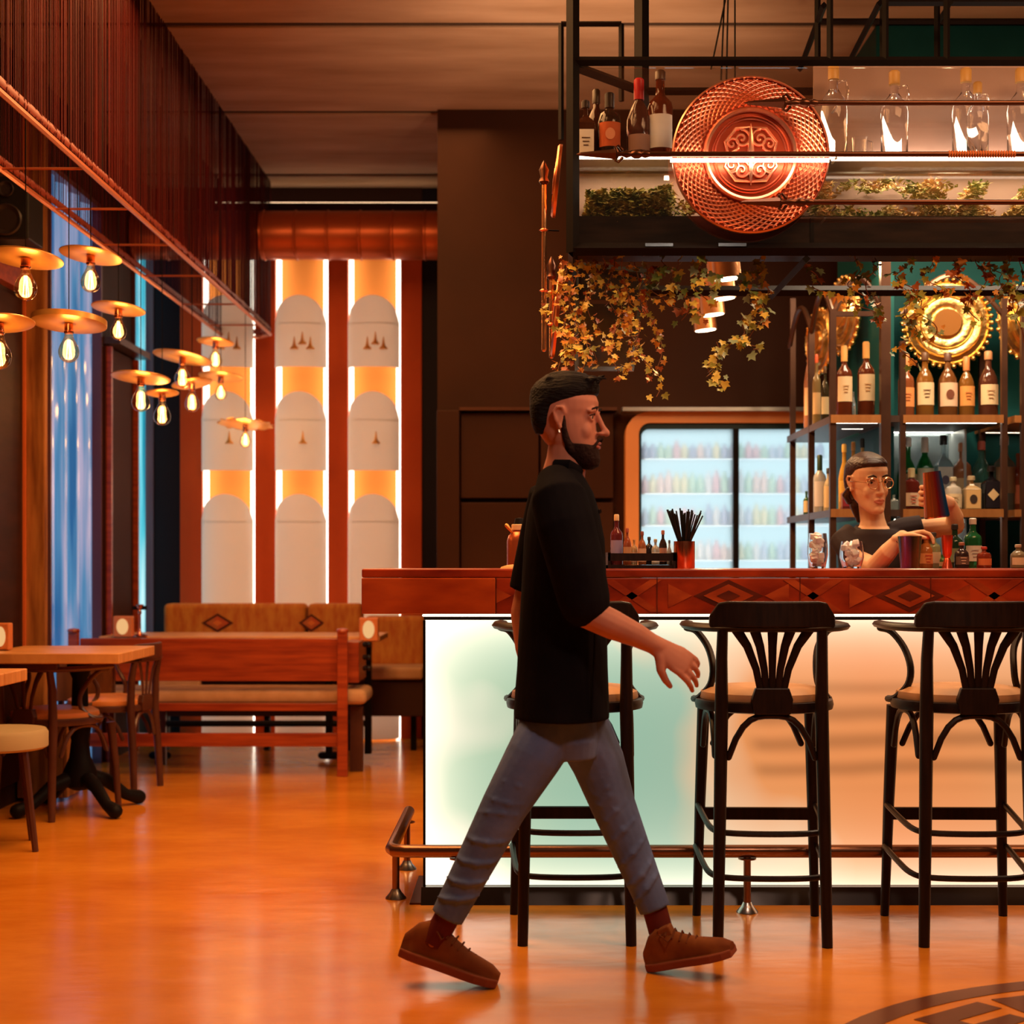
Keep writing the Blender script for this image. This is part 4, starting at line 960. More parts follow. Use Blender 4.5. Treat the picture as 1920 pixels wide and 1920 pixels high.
for z in (z1_, z2_, z3_): MB().box(r0-.03, 2.62, by-.01, 7.28, z-.03, z).build('shelf_board', SHW, t, True)
MB().tube([(r0+(2.6-r0)*k/12, by, 2.2+.2*sin(pi*k/12)) for k in range(13)], .012, 6).build('arch', SH, t, True)
cabinet_led(t, r0, 2.6, 7.2, z1_)

def gong(px, py, D, r, rot, label, beads=40):
    t = thing('gold_gong', label, 'gong', at(px, py, D), 'gold gongs above the back bar')
    M = Matrix.Rotation(R(rot), 4, 'Z') @ MX
    pr = [(0,.030),(r*.30,.028),(r*.33,.012),(r*.36,.010),(r*.5,.022),(r*.58,.018),(r*.60,.026),(r*.63,.014),(r*.75,.02),(r*.78,.028),(r*.81,.012),(r*.92,.006),(r*.95,.014),(r,.004),(r,-.006),(0,-.006)]
    MB().lathe(pr, n=64, M=M).build('plate', GOLD, t)
    MB().lathe([(0,.034),(r*.31,.033),(r*.31,.026),(0,.026)], n=40, M=M).build('boss', mat('brown_boss', (.32,.13,.03), .5), t)
    for k in range(beads): 
        a = 2*pi*k/beads; MB().ell((r*1.03*cos(a), r*1.03*sin(a), .004), .011, .011, .011, 8, 6, M=M).build('bead', GOLD, t)
    MB().box(-r*.7, r*.7, .012, .03, -.012, .012, Matrix.Rotation(R(rot), 4, 'Z')).build('wall_bracket', BLACKMETAL, t)
    return t
gong(1775, 606, 7.1, .19, -6, 'large round gold gong hung on the teal wall above the five bottles')
gong(1582, 592, 7.3, .17, -77, 'gold gong turned nearly edge on behind the left shelf tower', 28)
gong(1538, 640, 7.65, .15, -77, 'smaller dim gold gong turned edge on at the far side of the left shelf tower', 24)
gong(1932, 605, 7.1, .17, 20, 'gold gong cut by the right picture edge', 28)
for px, py, D, e in ((1740,560,6.7,7), (1570,560,6.9,5)): light('POINT', at(px+40, py-60, D-.1), e, (1,.68,.36), size=.05)

# bottles, named by what sets them apart: (px, top, base z, depth, radius px, kind, glass, label colour, cap, motif, text)
WH = (.16,.035,.012)
def sb(grp, z, D, rows):
    for r in rows:
        px, pt, rp, kind, glass, lc, cap, mot, text = r[:9]; kw = r[9] if len(r) > 9 else {}
        d = kw.pop('D', D); h = Z(pt, d)-z
        bottle(X(px,d), d, z, h, rp*d/F, kind, glass, text, grp, lc, cap, motif=mot, **kw)
sb('bottles on the top shelf of the left tower', z1_, 6.78, [
 (1583,652,15,'bordeaux',WH,CREAM,(.75,.42,.12),('lines',(.6,.35,.15)),'whisky bottle with a big cream label, left one of the pair under the edge-on gong',{'lz':(.22,.58),'caph':.2}),
 (1624,645,16,'bordeaux',WH,CREAM,(.75,.42,.12),('lines',(.6,.35,.15)),'whisky bottle with a big cream label, right one of the pair beside the teal wall',{'lz':(.22,.58),'caph':.2}),
 (1516,640,9,'slim',(.5,.22,.12),(.7,.45,.25),None,None,'tall pinkish bottle at the far left post of the tower',{'D':7.3}),
 (1531,668,8,'bordeaux',(.3,.2,.08),(.6,.4,.2),(.6,.1,.03),None,'red capped bottle among the dim ones deep in the left tower',{'D':7.1}),
 (1547,690,8,'round',(.05,.04,.02),(.6,.5,.3),(.1,.05,.02),None,'dark bottle deep in the left tower, nearest the whisky pair',{'D':7.0}),
 (1600,735,5,'slim',(.7,.8,.8),None,None,None,'tiny clear bottle standing between the two whisky bottles',{'trans':.8})])
AMB_ = (.30,.12,.02)
sb('five whisky bottles under the gold gong', z1_, 6.9, [
 (1699,668,15,'bordeaux',(.32,.09,.03),(.75,.3,.1),(.7,.25,.08),('lines',(.5,.15,.05)),'whisky bottle with an orange label, leftmost of the five under the gong',{'lz':(.2,.5),'caph':.24}),
 (1734,664,17,'round',AMB_,CREAM,(.12,.05,.02),('lines',(.12,.05,.03)),'whisky bottle with a dark banded cream label, second of the five under the gong',{'lz':(.22,.56)}),
 (1777,665,18,'round',(.22,.08,.02),(.8,.55,.36),(.12,.05,.03),('oval',(.2,.07,.04)),'whisky bottle with an oval emblem label, middle one of the five under the gong',{'lz':(.2,.56)}),
 (1812,672,15,'round',AMB_,(.8,.35,.1),(.7,.25,.08),('lines',(.5,.15,.05)),'whisky bottle with an orange and cream label, fourth of the five under the gong',{'lz':(.22,.54),'caph':.2}),
 (1853,662,18,'round',(.13,.04,.02),CREAM,(.6,.28,.12),('lines',(.4,.2,.1)),'broad shouldered bottle with a plain cream label, rightmost of the five under the gong',{'lz':(.22,.52)})])
GRN = (.02,.28,.06)
sb('gin bottles in the back row of the middle shelf', z2_, 7.05, [
 (1701,824,19,'slim',GRN,(.45,.3,.15),(.8,.8,.75),None,'tall green bottle with a narrow neck band, left end of the back row',{'lz':(.42,.52),'trans':.6}),
 (1734,824,17,'round',GRN,(.8,.75,.5),(.85,.8,.7),('diamond',(.6,.03,.02)),'green bottle with a red diamond seal and white cap',{'lz':(.1,.6),'trans':.6,'caph':.18}),
 (1769,820,17,'square',(.55,.75,.82),(.85,.82,.72),(.03,.03,.03),('oval',(.2,.15,.2)),'pale blue square bottle with a white portrait label',{'lz':(.25,.6),'trans':.7}),
 (1804,834,18,'squat',(.75,.28,.12),(.85,.6,.3),(.7,.28,.12),None,'peach coloured squat bottle with a pale label band',{'lz':(.3,.5)}),
 (1840,831,18,'round',(.10,.35,.28),(.8,.65,.4),(.5,.12,.08),('oval',(.5,.3,.15)),'teal green bottle with a round medallion label and red cap',{'lz':(.15,.42),'trans':.6}),
 (1883,820,20,'bordeaux',(.75,.75,.7),(.3,.18,.1),(.7,.7,.68),None,'big clear bottle behind the right shelf post',{'lz':(.25,.6),'trans':.85}),
 (1909,850,12,'round',(.4,.08,.03),(.7,.2,.1),None,None,'reddish bottle at the right picture edge on the middle shelf')])
sb('bottles in the front row of the middle shelf', z2_, 6.78, [
 (1709,880,16,'squat',(.15,.02,.012),(.75,.5,.3),(.75,.6,.3),('lines',(.55,.05,.02)),'dark red squat bottle with a cork and cream shield label',{'lz':(.1,.42),'caph':.2}),
 (1676,928,8,'square',(.5,.6,.6),None,None,None,'small grey glass bottle standing by the left post',{'trans':.7}),
 (1787,896,16,'squat',(.7,.62,.5),CREAM,(.75,.65,.4),('lines',(.45,.3,.15)),'pale frosted bottle with a cream label behind the raised shaker',{'lz':(.08,.5)}),
 (1821,894,17,'square',(.62,.42,.2),(.72,.45,.18),(.6,.45,.25),('oval',(.06,.04,.03)),'tan square bottle with a dark bird emblem',{'lz':(.05,.6)}),
 (1858,876,17,'square',(.012,.01,.012),(.02,.015,.02),(.03,.02,.02),('diamond',(.85,.62,.32)),'black square bottle with a big cream diamond label',{'lz':(.05,.66)})])
sb('bottles on the middle shelf of the left tower', z2_, 6.85, [
 (1537,856,12,'bordeaux',(.6,.62,.62),(.68,.66,.68),(.02,.06,.03),None,'tall frosted bottle with a dark neck against the bright fridge',{'lz':(.1,.55),'caph':.25,'D':7.05}),
 (1512,922,6,'bordeaux',(.05,.15,.05),CREAM,(.02,.08,.04),None,'small green bottle at the far left of the middle shelf',{'D':7.4,'lz':(.1,.6)}),
 (1553,880,9,'round',(.7,.6,.4),CREAM,(.05,.05,.05),None,'cream labelled bottle between the tower posts',{'lz':(.1,.6),'D':7.0}),
 (1583,836,11,'slim',(.85,.5,.08),(.85,.55,.12),(.8,.5,.1),None,'tall yellow bottle, first of the golden ones behind the bartender',{}),
 (1600,832,10,'slim',(.9,.62,.15),(.8,.5,.1),(.85,.6,.2),None,'tall yellow bottle, second of the golden ones behind the bartender',{'D':7.0}),
 (1617,826,10,'slim',(.9,.7,.3),(.9,.75,.35),(.02,.02,.02),None,'pale yellow bottle with a black cap behind the bartender',{'D':7.1}),
 (1628,832,9,'slim',(.85,.55,.12),(.85,.6,.2),(.03,.03,.03),None,'golden bottle with a short black cap, rightmost behind the bartender',{'D':7.2}),
 (1589,905,13,'square',(.25,.02,.03),(.3,.03,.04),None,None,'dark red box shaped bottle low behind the bartender’s hair',{'D':6.8})])

# ------------------------------------------------------------ things on the bar top
BT = 1.13
def bt(px, pt, r, D, kind, glass, lc, cap, mot, text, grp, z=BT, **kw): return bottle(X(px,D), D, z, Z(pt,D)-z, r, kind, glass, text, grp, lc, cap, motif=mot, **kw)
G = 'bottles on the bar right of the bartender'
D = 5.85
for a in ((1737,1005,.030,'round',(.55,.2,.05),(.7,.3,.1),(.7,.1,.05),('lines',(.5,.1,.05)),'amber bottle with a red and cream label beside the lower shaker'),
          (1750,1000,.026,'bordeaux',(.35,.4,.2),(.6,.6,.4),(.05,.05,.05),None,'pale green bottle half hidden behind the red jigger'),
          (1790,985,.03,'bordeaux',(.02,.06,.03),(.2,.25,.15),(.03,.03,.03),None,'dark bottle with a pourer just right of the red jigger'),
          (1803,1018,.026,'round',(.05,.03,.03),(.15,.1,.08),(.35,.15,.1),('lines',(.6,.5,.4)),'short dark bottle with a speckled label among the bar bottles'),
          (1824,974,.032,'bordeaux',(.02,.16,.05),(.75,.75,.68),(.7,.7,.6),('lines',(.4,.4,.4)),'green bottle with a large white label standing on the bar'),
          (1845,1026,.026,'squat',(.3,.05,.02),(.6,.2,.08),(.5,.06,.04),None,'small red capped squat bottle right of the white labelled one'),
          (1765,1040,.024,'squat',(.1,.3,.08),(.75,.7,.4),None,None,'small green squat bottle in front at the red jigger'),
          (1909,1022,.028,'round',(.3,.25,.15),(.7,.6,.45),(.5,.4,.3),None,'pale bottle on the bar at the right picture edge')):
    px, pt, r, kind, gl_, lc, cap, mot, text = a; bt(px, pt, r, D+(.06 if pt < 1000 else -.05), kind, gl_, lc, cap, mot, text, G)
# tray with bitters
D = 5.5; t = thing('bottle_tray', 'low black tray holding small bitters bottles on the bar', 'tray', (X(1200,D), D, BT))
x0, x1 = X(1138,D), X(1263,D)
MB().box(x0, x1, D-.07, D+.09, BT, BT+.012).build('base', BLACKWOOD, t, True)
MB().box(x0, x1, D-.075, D-.068, BT+.026, BT+.052).build('front_rail', BLACKWOOD, t, True)
MB().box(x0, x1, D+.085, D+.092, BT+.026, BT+.052).build('rear_rail', BLACKWOOD, t, True)
for xx in (x0, x1-.008): MB().box(xx, xx+.008, D-.075, D+.09, BT, BT+.055).build('end_rail', BLACKWOOD, t, True)
G = 'small bitters bottles in the black tray'
for i, (px, pt, r, kind, gl_, lc, cap, text) in enumerate((
   (1156,967,.021,'bordeaux',(.18,.03,.03),(.35,.28,.45),(.75,.5,.25),'tallest bottle in the tray with a tan cap and dark label, leftmost'),
   (1176,992,.014,'round',(.4,.1,.04),(.6,.3,.15),(.4,.08,.04),'slim amber bottle with a red cap, second in the tray'),
   (1189,1012,.012,'squat',(.7,.45,.2),(.8,.5,.3),None,'tiny pale amber bottle, third in the tray'),
   (1204,998,.014,'round',(.45,.15,.06),(.75,.45,.3),(.25,.06,.04),'dropper bottle with a thin stem, middle of the tray'),
   (1217,1008,.014,'squat',(.03,.02,.02),None,(.03,.03,.03),'tiny black bottle with a wide black cap in the tray'),
   (1229,1012,.014,'squat',(.6,.6,.55),WHITE,(.6,.5,.3),'tiny white labelled bottle with a gold cap in the tray'),
   (1243,996,.014,'round',(.06,.03,.02),(.65,.3,.2),(.5,.15,.06),'dark bottle with a copper cap, second from the right in the tray'),
   (1255,1014,.009,'slim',(.5,.5,.48),None,(.1,.1,.1),'thin vial at the right end of the tray'))):
    bt(px, pt, r, D+(.0 if i % 2 else .03), kind, gl_, lc, cap, None, text, G, z=BT+.0125, lz=(.1,.5))
# copper cup with straws
D = 5.45; cx = X(1283,D)
t = thing('copper_cup', 'copper cup on the bar holding black straws', 'cup', (cx, D, BT))
MB().lathe([(0,0),(.034,0),(.036,.003),(.036,.093),(.033,.093),(.033,.006),(0,.006)], n=28).build('wall', COPPER, t)
rnd = random.Random(2)
for k in range(34):
    a = 2*pi*k/34+rnd.uniform(-.1,.1); q = rnd.uniform(.25,1); r1, r2 = .026*q, .066*q
    o = MB().tube([(r1*cos(a+2.8)*.3, r1*sin(a+2.8)*.3, .01), (r1*cos(a), r1*sin(a)*.9, .1), (r2*cos(a), r2*sin(a)*.6, .19+rnd.uniform(-.012,.012)*(1)+.01*(1-q))], .0028, 6, cap='flat').build('drinking_straw', mat('black_straw', (.012,.012,.012), .4))
    o.location = (cx, D, BT); tag(o, 'thin black drinking straw, one of the dense bundle standing in the copper cup', 'straw', 'black straws in the copper cup')
# copper dispenser jug behind the man
D = 5.6; t = thing('copper_jug', 'copper red jug with a cream collar and spoon standing on the bar behind the man', 'jug', (X(974,D), D, BT))
MB().lathe([(0,0),(.040,0),(.044,.004),(.044,.095),(.038,.115),(.024,.13),(.024,.15),(0,.152)], n=28).build('body', mat('red_copper', (.6,.15,.06), .25, .7), t)
MB().lathe([(.026,.133),(.028,.135),(.028,.152),(.026,.154),(0,.154)], n=24).build('collar', mat('cream_plastic', (.8,.55,.3), .5), t)
MB().lathe([(0,.154),(.02,.154),(.015,.175),(0,.178)], n=16).build('lid', BLACKMETAL, t)
MB().tube([(-.02,-.01,.12), (-.045,-.015,.15)], [.004,.007], 8).build('spout', BRASS, t)
t = thing('folded_napkin', 'small folded tan cloth on the bar at the foot of the copper jug', 'cloth', (X(962,5.5), 5.5, BT))
MB().lathe([(0,.0),(.045,.0),(.04,.006),(.02,.012),(.0,.014)], n=12, sx=1, sy=.7).build('cloth', mat('tan_cloth', (.6,.35,.15), .9), t)
# glasses with ice
def ice_glass(px, pt, D, r, label):
    t = thing('ice_glass', label, 'glass', (X(px,D), D, BT), 'stemless glasses full of ice on the bar'); h = Z(pt,D)-BT
    MB().lathe([(0,0),(r*.75,0),(r*1.0,h*.4),(r*.98,h*.65),(r*.85,h),(r*.82,h),(r*.94,h*.65),(r*.95,h*.4),(r*.7,.006),(0,.006)], n=28).build('bowl', CLEAR, t)
    rn = random.Random(px)
    for k in range(26):
        a = rn.uniform(0,6.28); zz = rn.uniform(.015, h*.95); q = rn.uniform(0,.62)*r; s = .0105
        M = Matrix.Translation((q*cos(a), q*sin(a), zz)) @ Matrix.Rotation(rn.uniform(0,3), 4, 'X') @ Matrix.Rotation(rn.uniform(0,3), 4, 'Z')
        MB().box(-s,s,-s,s,-s,s,M).build('ice_cube', mat('ice', (.92,.88,.88), .25, sub=.3), t, bevel=.003)
ice_glass(1533, 1000, 5.6, .036, 'taller heaped glass of ice on the bar, left of the bartender')
ice_glass(1597, 1015, 5.6, .042, 'wider glass of ice on the bar in front of the bartender’s arm')
# jigger
t = thing('jigger', 'red copper double jigger standing upright right of the lower shaker', 'jigger', (X(1776,5.7), 5.7, BT))
MB().lathe([(0,0),(.019,0),(.012,.03),(.009,.036),(.016,.05),(.021,.118),(.019,.118),(.012,.05),(0,.045)], n=24).build('body', mat('red_metal', (.75,.12,.06), .25, .8), t)
# iridescent shakers
def irid(name, stops, axis='X', rng=.05):
    m = bpy.data.materials.new(name); m.use_nodes = True; nt = m.node_tree; b = nt.nodes['Principled BSDF']
    tc = nt.nodes.new('ShaderNodeTexCoord'); sp = nt.nodes.new('ShaderNodeSeparateXYZ'); mr = nt.nodes.new('ShaderNodeMapRange'); mr.inputs[1].default_value = -rng; mr.inputs[2].default_value = rng
    cr = nt.nodes.new('ShaderNodeValToRGB'); e = cr.color_ramp.elements; e[0].color = (*stops[0],1); e[1].color = (*stops[-1],1)
    for i, s in enumerate(stops[1:-1]): k = e.new((i+1)/(len(stops)-1)); k.color = (*s,1)
    nt.links.new(tc.outputs['Object'], sp.inputs[0]); nt.links.new(sp.outputs[axis], mr.inputs[0]); nt.links.new(mr.outputs[0], cr.inputs[0]); nt.links.new(cr.outputs[0], b.inputs['Base Color'])
    b.inputs['Metallic'].default_value = .85; b.inputs['Roughness'].default_value = .2; return m
SHK = irid('iridescent_red_blue', ((.75,.2,.05),(.9,.25,.06),(.55,.03,.03),(.04,.25,.75),(.02,.03,.12)))
t = thing('cocktail_shaker', 'tilted iridescent shaker tin held up by the bartender', 'shaker', at(1752, 928, 5.85)); t.rotation_euler = (0, R(-7), 0)
MB().lathe([(0,-.085),(.042,-.085),(.046,-.08),(.032,.085),(.030,.085),(.0,.08)], n=32).build('tin', SHK, t)
t = thing('cocktail_shaker', 'green and violet iridescent shaker tin standing on the bar', 'shaker', (X(1706,5.75), 5.75, BT))
MB().lathe([(0,0),(.034,0),(.043,.115),(.041,.115),(.032,.005),(0,.005)], n=32).build('tin', irid('iridescent_green_violet', ((.05,.3,.1),(.35,.1,.4),(.1,.06,.03),(.3,.3,.15),(.15,.1,.1))), t)

# ------------------------------------------------------------ ivy
def leafmesh(mm, idx):
    pts = []; lob = [(0,.0),(.30,-.12),(.55,.05),(.38,.22),(.62,.50),(.26,.52),(.0,1.0)]
    L_ = [(a, b) for a, b in lob]+[(-a, b) for a, b in lob[::-1][1:-1]]
    vs = [(0,.35,.06)]+[(a, b, -.10*abs(a)-.08*max(0,b-.5)) for a, b in L_]
    n = len(L_); fs = [(0, i+1, (i+1) % n+1) for i in range(n)]
    me = bpy.data.meshes.new('leaf'); me.from_pydata(vs, [], fs); me.materials.append(mm); me.polygons.foreach_set('use_smooth', [True]*len(fs)); me.update(); return me
LM = [leafmesh(mat('ivy_'+nm, c, .45, col2=c2, scale=.9), i) for i, (nm, c, c2) in enumerate((
  ('green',(.10,.20,.04),(.26,.30,.06)), ('olive',(.32,.32,.05),(.48,.42,.08)), ('yellow',(.78,.58,.08),(.85,.65,.14)), ('orange',(.75,.33,.04),(.6,.22,.03)), ('russet',(.38,.08,.02),(.5,.15,.03)), ('sage',(.30,.42,.22),(.38,.46,.26))))]
STEM = mat('ivy_stem', (.22,.09,.04), .7)
rv = random.Random(21)
def vine(px, py0, py1, D, n, pal, label, drift=0, sz=.021, grp='ivy trailing from the overhead rack', waver=.03):
    p0 = at(px, py0, D); L_ = Z(py0,D)-Z(py1,D); t = thing('ivy_vine', label, 'plant', p0, grp)
    pts = []; ph = rv.uniform(0,6); ph2 = rv.uniform(0,6)
    K = 16
    for k in range(K+1):
        s = k/K; pts.append(Vector((drift*s*D/F+waver*sin(ph+s*7)*min(1, s*3), waver*.9*sin(ph2+s*6), -L_*s)))
    MB().tube(pts, .0017, 5).build('stem', STEM, t)
    for j in range(n):
        s = min(.999, (j+rv.random())/n); k = int(s*K); f = s*K-k; c = pts[k].lerp(pts[k+1], f)
        off = Vector((rv.uniform(-1,1), rv.uniform(-1,.6), rv.uniform(-.5,.6))).normalized()*rv.uniform(.008,.032)
        o = bpy.data.objects.new('leaf', LM[rv.choice(pal)]); C.objects.link(o); o.parent = t
        o.location = c+off; s_ = sz*rv.uniform(.55,1.25); o.scale = (s_, s_, s_)
        o.rotation_euler = (R(rv.uniform(195,285)), R(rv.uniform(-45,45)), R(rv.uniform(-50,50)))
A = [2,2,3,1,3,4,2]; B = [0,1,5,2,3]; Cc = [0,1,5,4,1,3]
dense = [(1052,490,660,5.45,34,A,-8),(1066,490,700,5.5,40,A,-4),(1082,488,705,5.45,42,A,4),(1098,490,690,5.6,32,A,6),(1112,488,640,5.5,22,A,10),(1130,486,560,5.45,16,A,14),(1150,486,650,5.5,32,A,4),(1166,488,700,5.45,42,A,-6),(1176,520,712,5.5,44,A,0),(1190,490,700,5.55,30,A,10),(1210,488,640,5.5,20,[4,3,1,2],6),(1225,500,705,5.6,22,[4,3,1,2],2),(1196,600,745,5.45,16,[2,2,1],34),(1060,600,690,5.42,26,A,20)]
names_ = ['ivy strand with yellow leaves at the far left end of the rack','yellow ivy strand just right of the upright spears','long golden ivy strand reaching lowest over the man’s head','golden ivy strand in front of the mirrored panes','shorter rust and gold ivy strand before the top pane','short ivy tuft under the left rack beam','orange ivy strand before the middle pane','dense yellow ivy strand right of the middle pane','brightest yellow ivy strand at the right of the mirror panel','ivy strand along the right edge of the mirror panel','russet ivy strand with small leaves right of the mirror panel','thin russet ivy strand hanging over the dark gap','single stray ivy tendril dangling below the dense mass','ivy strand sweeping right from the lower spear end']
for (a, nm) in zip(dense, names_): vine(a[0], a[1], a[2], a[3], int(a[4]*1.35), a[5], nm, a[6], .021)
mid = [(1240,488,560,5.45,18,B,-8,'short leafy ivy tuft right of the mirror panel'),(1272,486,600,5.45,20,B,6,'ivy strand with orange and green leaves left of the spotlights'),(1300,484,570,5.4,18,B,20,'bigger leaved green ivy strand just left of the spotlights'),(1320,484,545,5.4,12,[0,5,1],18,'pale green ivy leaves covering the highest spotlight'),(1408,500,640,5.45,34,B,10,'full ivy strand right of the spotlights'),(1425,484,600,5.5,28,[3,2,1],2,'orange ivy strand hanging from the rack right of the spotlights'),(1396,590,700,5.45,22,[1,2,5],-50,'ivy strand curving down left below the spotlights'),(1345,640,730,5.45,20,[2,1],-6,'lowest yellow ivy tip below the spotlights'),(1252,560,600,5.5,14,[4,3,2],60,'russet ivy garland swinging across the dark gap'),(1400,640,655,5.5,6,[1,5],20,'few curled ivy leaves beside the middle strand')]
for a in mid: vine(a[0], a[1], a[2], a[3], a[4], a[5], a[7], a[6], .029)
rt = [(1505,500,560,5.45,14,Cc,60,'bare branching ivy stem left above the shelf tower'),(1600,484,560,5.45,18,Cc,10,'dark green ivy tuft above the whisky pair'),(1640,484,600,5.5,22,Cc,-4,'thin ivy strand hanging before the teal wall'),(1600,560,600,5.5,14,Cc,40,'ivy strand drooping over the edge-on gong'),(1700,488,560,5.4,26,Cc,-4,'rusty ivy strand at the upper left of the large gong'),(1712,540,620,5.4,26,B,-6,'green ivy leaves over the left rim of the large gong'),(1706,600,690,5.4,18,B,-4,'olive ivy strand beside the first of the five whisky bottles'),(1730,560,640,5.4,22,B,14,'ivy leaves crossing the bright face of the large gong'),(1745,488,560,5.4,22,[3,4,1,0],10,'orange ivy above the large gong'),(1790,486,560,5.42,22,[3,4,4,1],20,'russet ivy strand right above the large gong'),(1830,486,600,5.45,22,Cc,6,'green ivy strand at the upper right of the large gong'),(1860,486,560,5.45,26,Cc,24,'ivy tangle left of the right picture edge'),(1890,484,600,5.5,26,Cc,4,'ivy strand by the right shelf tower'),(1915,484,640,5.5,18,Cc,-8,'ivy strand at the right picture edge')]
for a in rt: vine(a[0], a[1], a[2], a[3], a[4], a[5], a[7], a[6], .027)

# ------------------------------------------------------------ people
def skinmat(name, col, col2): return mat(name, col, .5, col2=col2, scale=9, sub=.08)
def hand(g, wrist, d, n, curl=(35,40,25), k=1.0, thumb=1, spread=.12, wr=.027):
    d = Vector(d).normalized(); n = Vector(n); n = (n-d*n.dot(d)).normalized(); s = d.cross(n)*thumb; W = Vector(wrist)
    g.tube([W-d*.02, W+d*.03*k, W+d*.065*k, W+d*.092*k], [(wr*.8,wr),(.016*k,.034*k),(.015*k,.041*k),(.011*k,.039*k)], 14, up=n)
    for off, ln, i in ((.031,.066,0), (.011,.076,1), (-.010,.071,2), (-.029,.056,3)):
        b = W+d*.084*k+s*off*k; a = spread*(off/.03); dd = (d+s*a).normalized(); ang = 0; pts = [b-d*.02]; p = b; pts.append(p)
        for j, f in enumerate((.45,.32,.26)):
            ang += R(curl[j]*(1+.12*(i-1))); v = dd*cos(ang)+n*sin(ang); p = p+v*ln*f*k*1.08; pts.append(p)
        g.tube(pts, [.0095*k,.0098*k,.009*k,.008*k,.0068*k], 9)
    b = W+d*.02*k+s*.022*k; p1 = b+(d*.55+s*.75+n*.25).normalized()*.036*k; p2 = p1+(d*.85+s*.35+n*.45).normalized()*.030*k; p3 = p2+(d*.9+s*.1+n*.5).normalized()*.024*k
    g.tube([b, p1, p2, p3], [.015*k,.0125*k,.0105*k,.008*k], 9)
HS = [(-.118,.052,.086,.022),(-.108,.02,.094,.038),(-.09,-.015,.094,.049),(-.065,-.055,.090,.057),(-.04,-.075,.088,.062),(-.01,-.088,.084,.067),(.012,-.093,.079,.070),(.03,-.097,.086,.073),(.055,-.099,.086,.075),(.08,-.093,.074,.070),(.1,-.075,.052,.057),(.113,-.05,.022,.036),(.119,-.03,.0,.016)]
def head(g, M, k=1.0, nose=1.0, fem=False):
    g.loft([(z, (a+b)/2, 0, (b-a)/2-(.003 if fem and z < -.08 else 0), h*((.91 if z < -.055 else .96) if fem else 1)) for z, a, b, h in HS], 28, M, p=2.25)
    nt = .106+.012*nose
    g.tube([(.082,0,.028),(.090+.002*nose,0,.008),(.098+.006*nose,0,-.014),(nt-.003,0,-.030)], [.007,.0075,.008,.0085+.0025*nose], 10, M)
    for q in (-1, 1):
        g.ell((.095+.005*nose,q*(.009+.003*nose),-.033), .011,.007,.006, 10, 8, M)
        g.tube([(.080,q*.016,.026),(.083,q*.034,.031),(.074,q*.052,.024)], [.006,.0065,.005], 8, M)          # brow
        g.tube([(.078,q*.018,.012),(.0815,q*.031,.019),(.071,q*.045,.012)], .0035, 7, M)                       # upper lid
        g.tube([(.078,q*.018,.008),(.080,q*.031,.001),(.071,q*.045,.008)], .003, 7, M)                          # lower lid
        g.ell((.060,q*.036,-.030), .0195,.018,.026, 12, 8, M)                                                  # cheek
        # ear
        g.tube([(-.005,q*.070,-.022),(-.016,q*.079,-.004),(-.022,q*.083,.016),(-.014,q*.084,.030),(.002,q*.080,.030),(.008,q*.073,.014)], [.006,.005,.005,.005,.005,.004], 8, M)
        g.ell((-.004,q*.073,.004), .010,.005,.022, 10, 8, M); g.ell((-.002,q*.076,-.024), .007,.005,.009, 8, 6, M)
    g.ell((.082,0,-.100), .018,.024,.014, 12, 8, M)
    g.ell((.089,0,-.062), .009,.022,.010, 12, 8, M)
def face_parts(par, M, lipcol, iris=(.05,.03,.02), fem=False, browc=(.02,.012,.01)):
    for q in (-1, 1):
        e = MB().ell((.0655,q*.031,.0105), .0145,.0135,.0125, 14, 10, M).build('eye', mat('eye_white', (.62,.56,.5), .25), par, True)
        MB().ell((.0775,q*.0315,.0095), .0032,.006,.0062, 12, 8, M).build('iris', mat('dark_iris', iris, .15), e, True)
        MB().tube([(.084,q*.014,.031),(.0885,q*.030,.038),(.080,q*.050,.032)], [(.003,.003),(.0032,.0042),(.002,.002)], 8, M).build('eyebrow', mat('brow_hair', browc, .8), par, True)
        MB().tube([(.080,q*.017,.0145),(.0845,q*.031,.0195),(.0735,q*.047,.0130)], .0013, 6, M).build('eyelashes', mat('brow_hair', browc, .8), par, True)
    lm = mat('lips_%.2f' % lipcol[0], lipcol, .4)
    MB().tube([(.088,-.022,-.064),(.0975,-.008,-.0585),(.0975,0,-.0600),(.0975,.008,-.0585),(.088,.022,-.064)], [.0018,.0042,.0040,.0042,.0018], 8, M).build('upper_lip', lm, par, True)
    MB().tube([(.088,-.020,-.067),(.096,-.008,-.0705),(.096,.008,-.0705),(.088,.020,-.067)], [.0018,.0050,.0050,.0018], 8, M).build('lower_lip', lm, par, True)
def scaled_head(k): return Matrix.Scale(k, 4)

# ---- the walking man
MD = 4.45
def mp(px, py, D=MD): return at(px, py, D)
def person(name, label, g, m, loc, vox=.004, grp=None):
    o = MB(); o.v = [p-Vector(loc) for p in g.v]; o.f = g.f; o.sm = g.sm
    ob = o.build(name, m); ob.location = loc; remesh(ob, vox, 3); return tag(ob, label, 'person', grp)
SK = skinmat('tan_skin', (.50,.20,.13), (.58,.25,.17))
loc = (mp(1060,1340).x, MD, 0)
g = MB()
HM = Matrix.Translation(mp(1062, 788)) @ Matrix.Rotation(R(-12), 4, 'Z') @ Matrix.Rotation(R(4), 4, 'Y')
head(g, HM)
g.tube([mp(1055,900), mp(1062,862), mp(1066,815)], [.062,.056,.052], 16)
def tors(rows, infl=0, Dc=MD, f=None):
    out = []
    for py, a, b, hy in rows:
        out.append((Z(py,Dc), (X(a,Dc)+X(b,Dc))/2, Dc, (X(b,Dc)-X(a,Dc))/2+infl, hy+infl))
    return out[::-1]
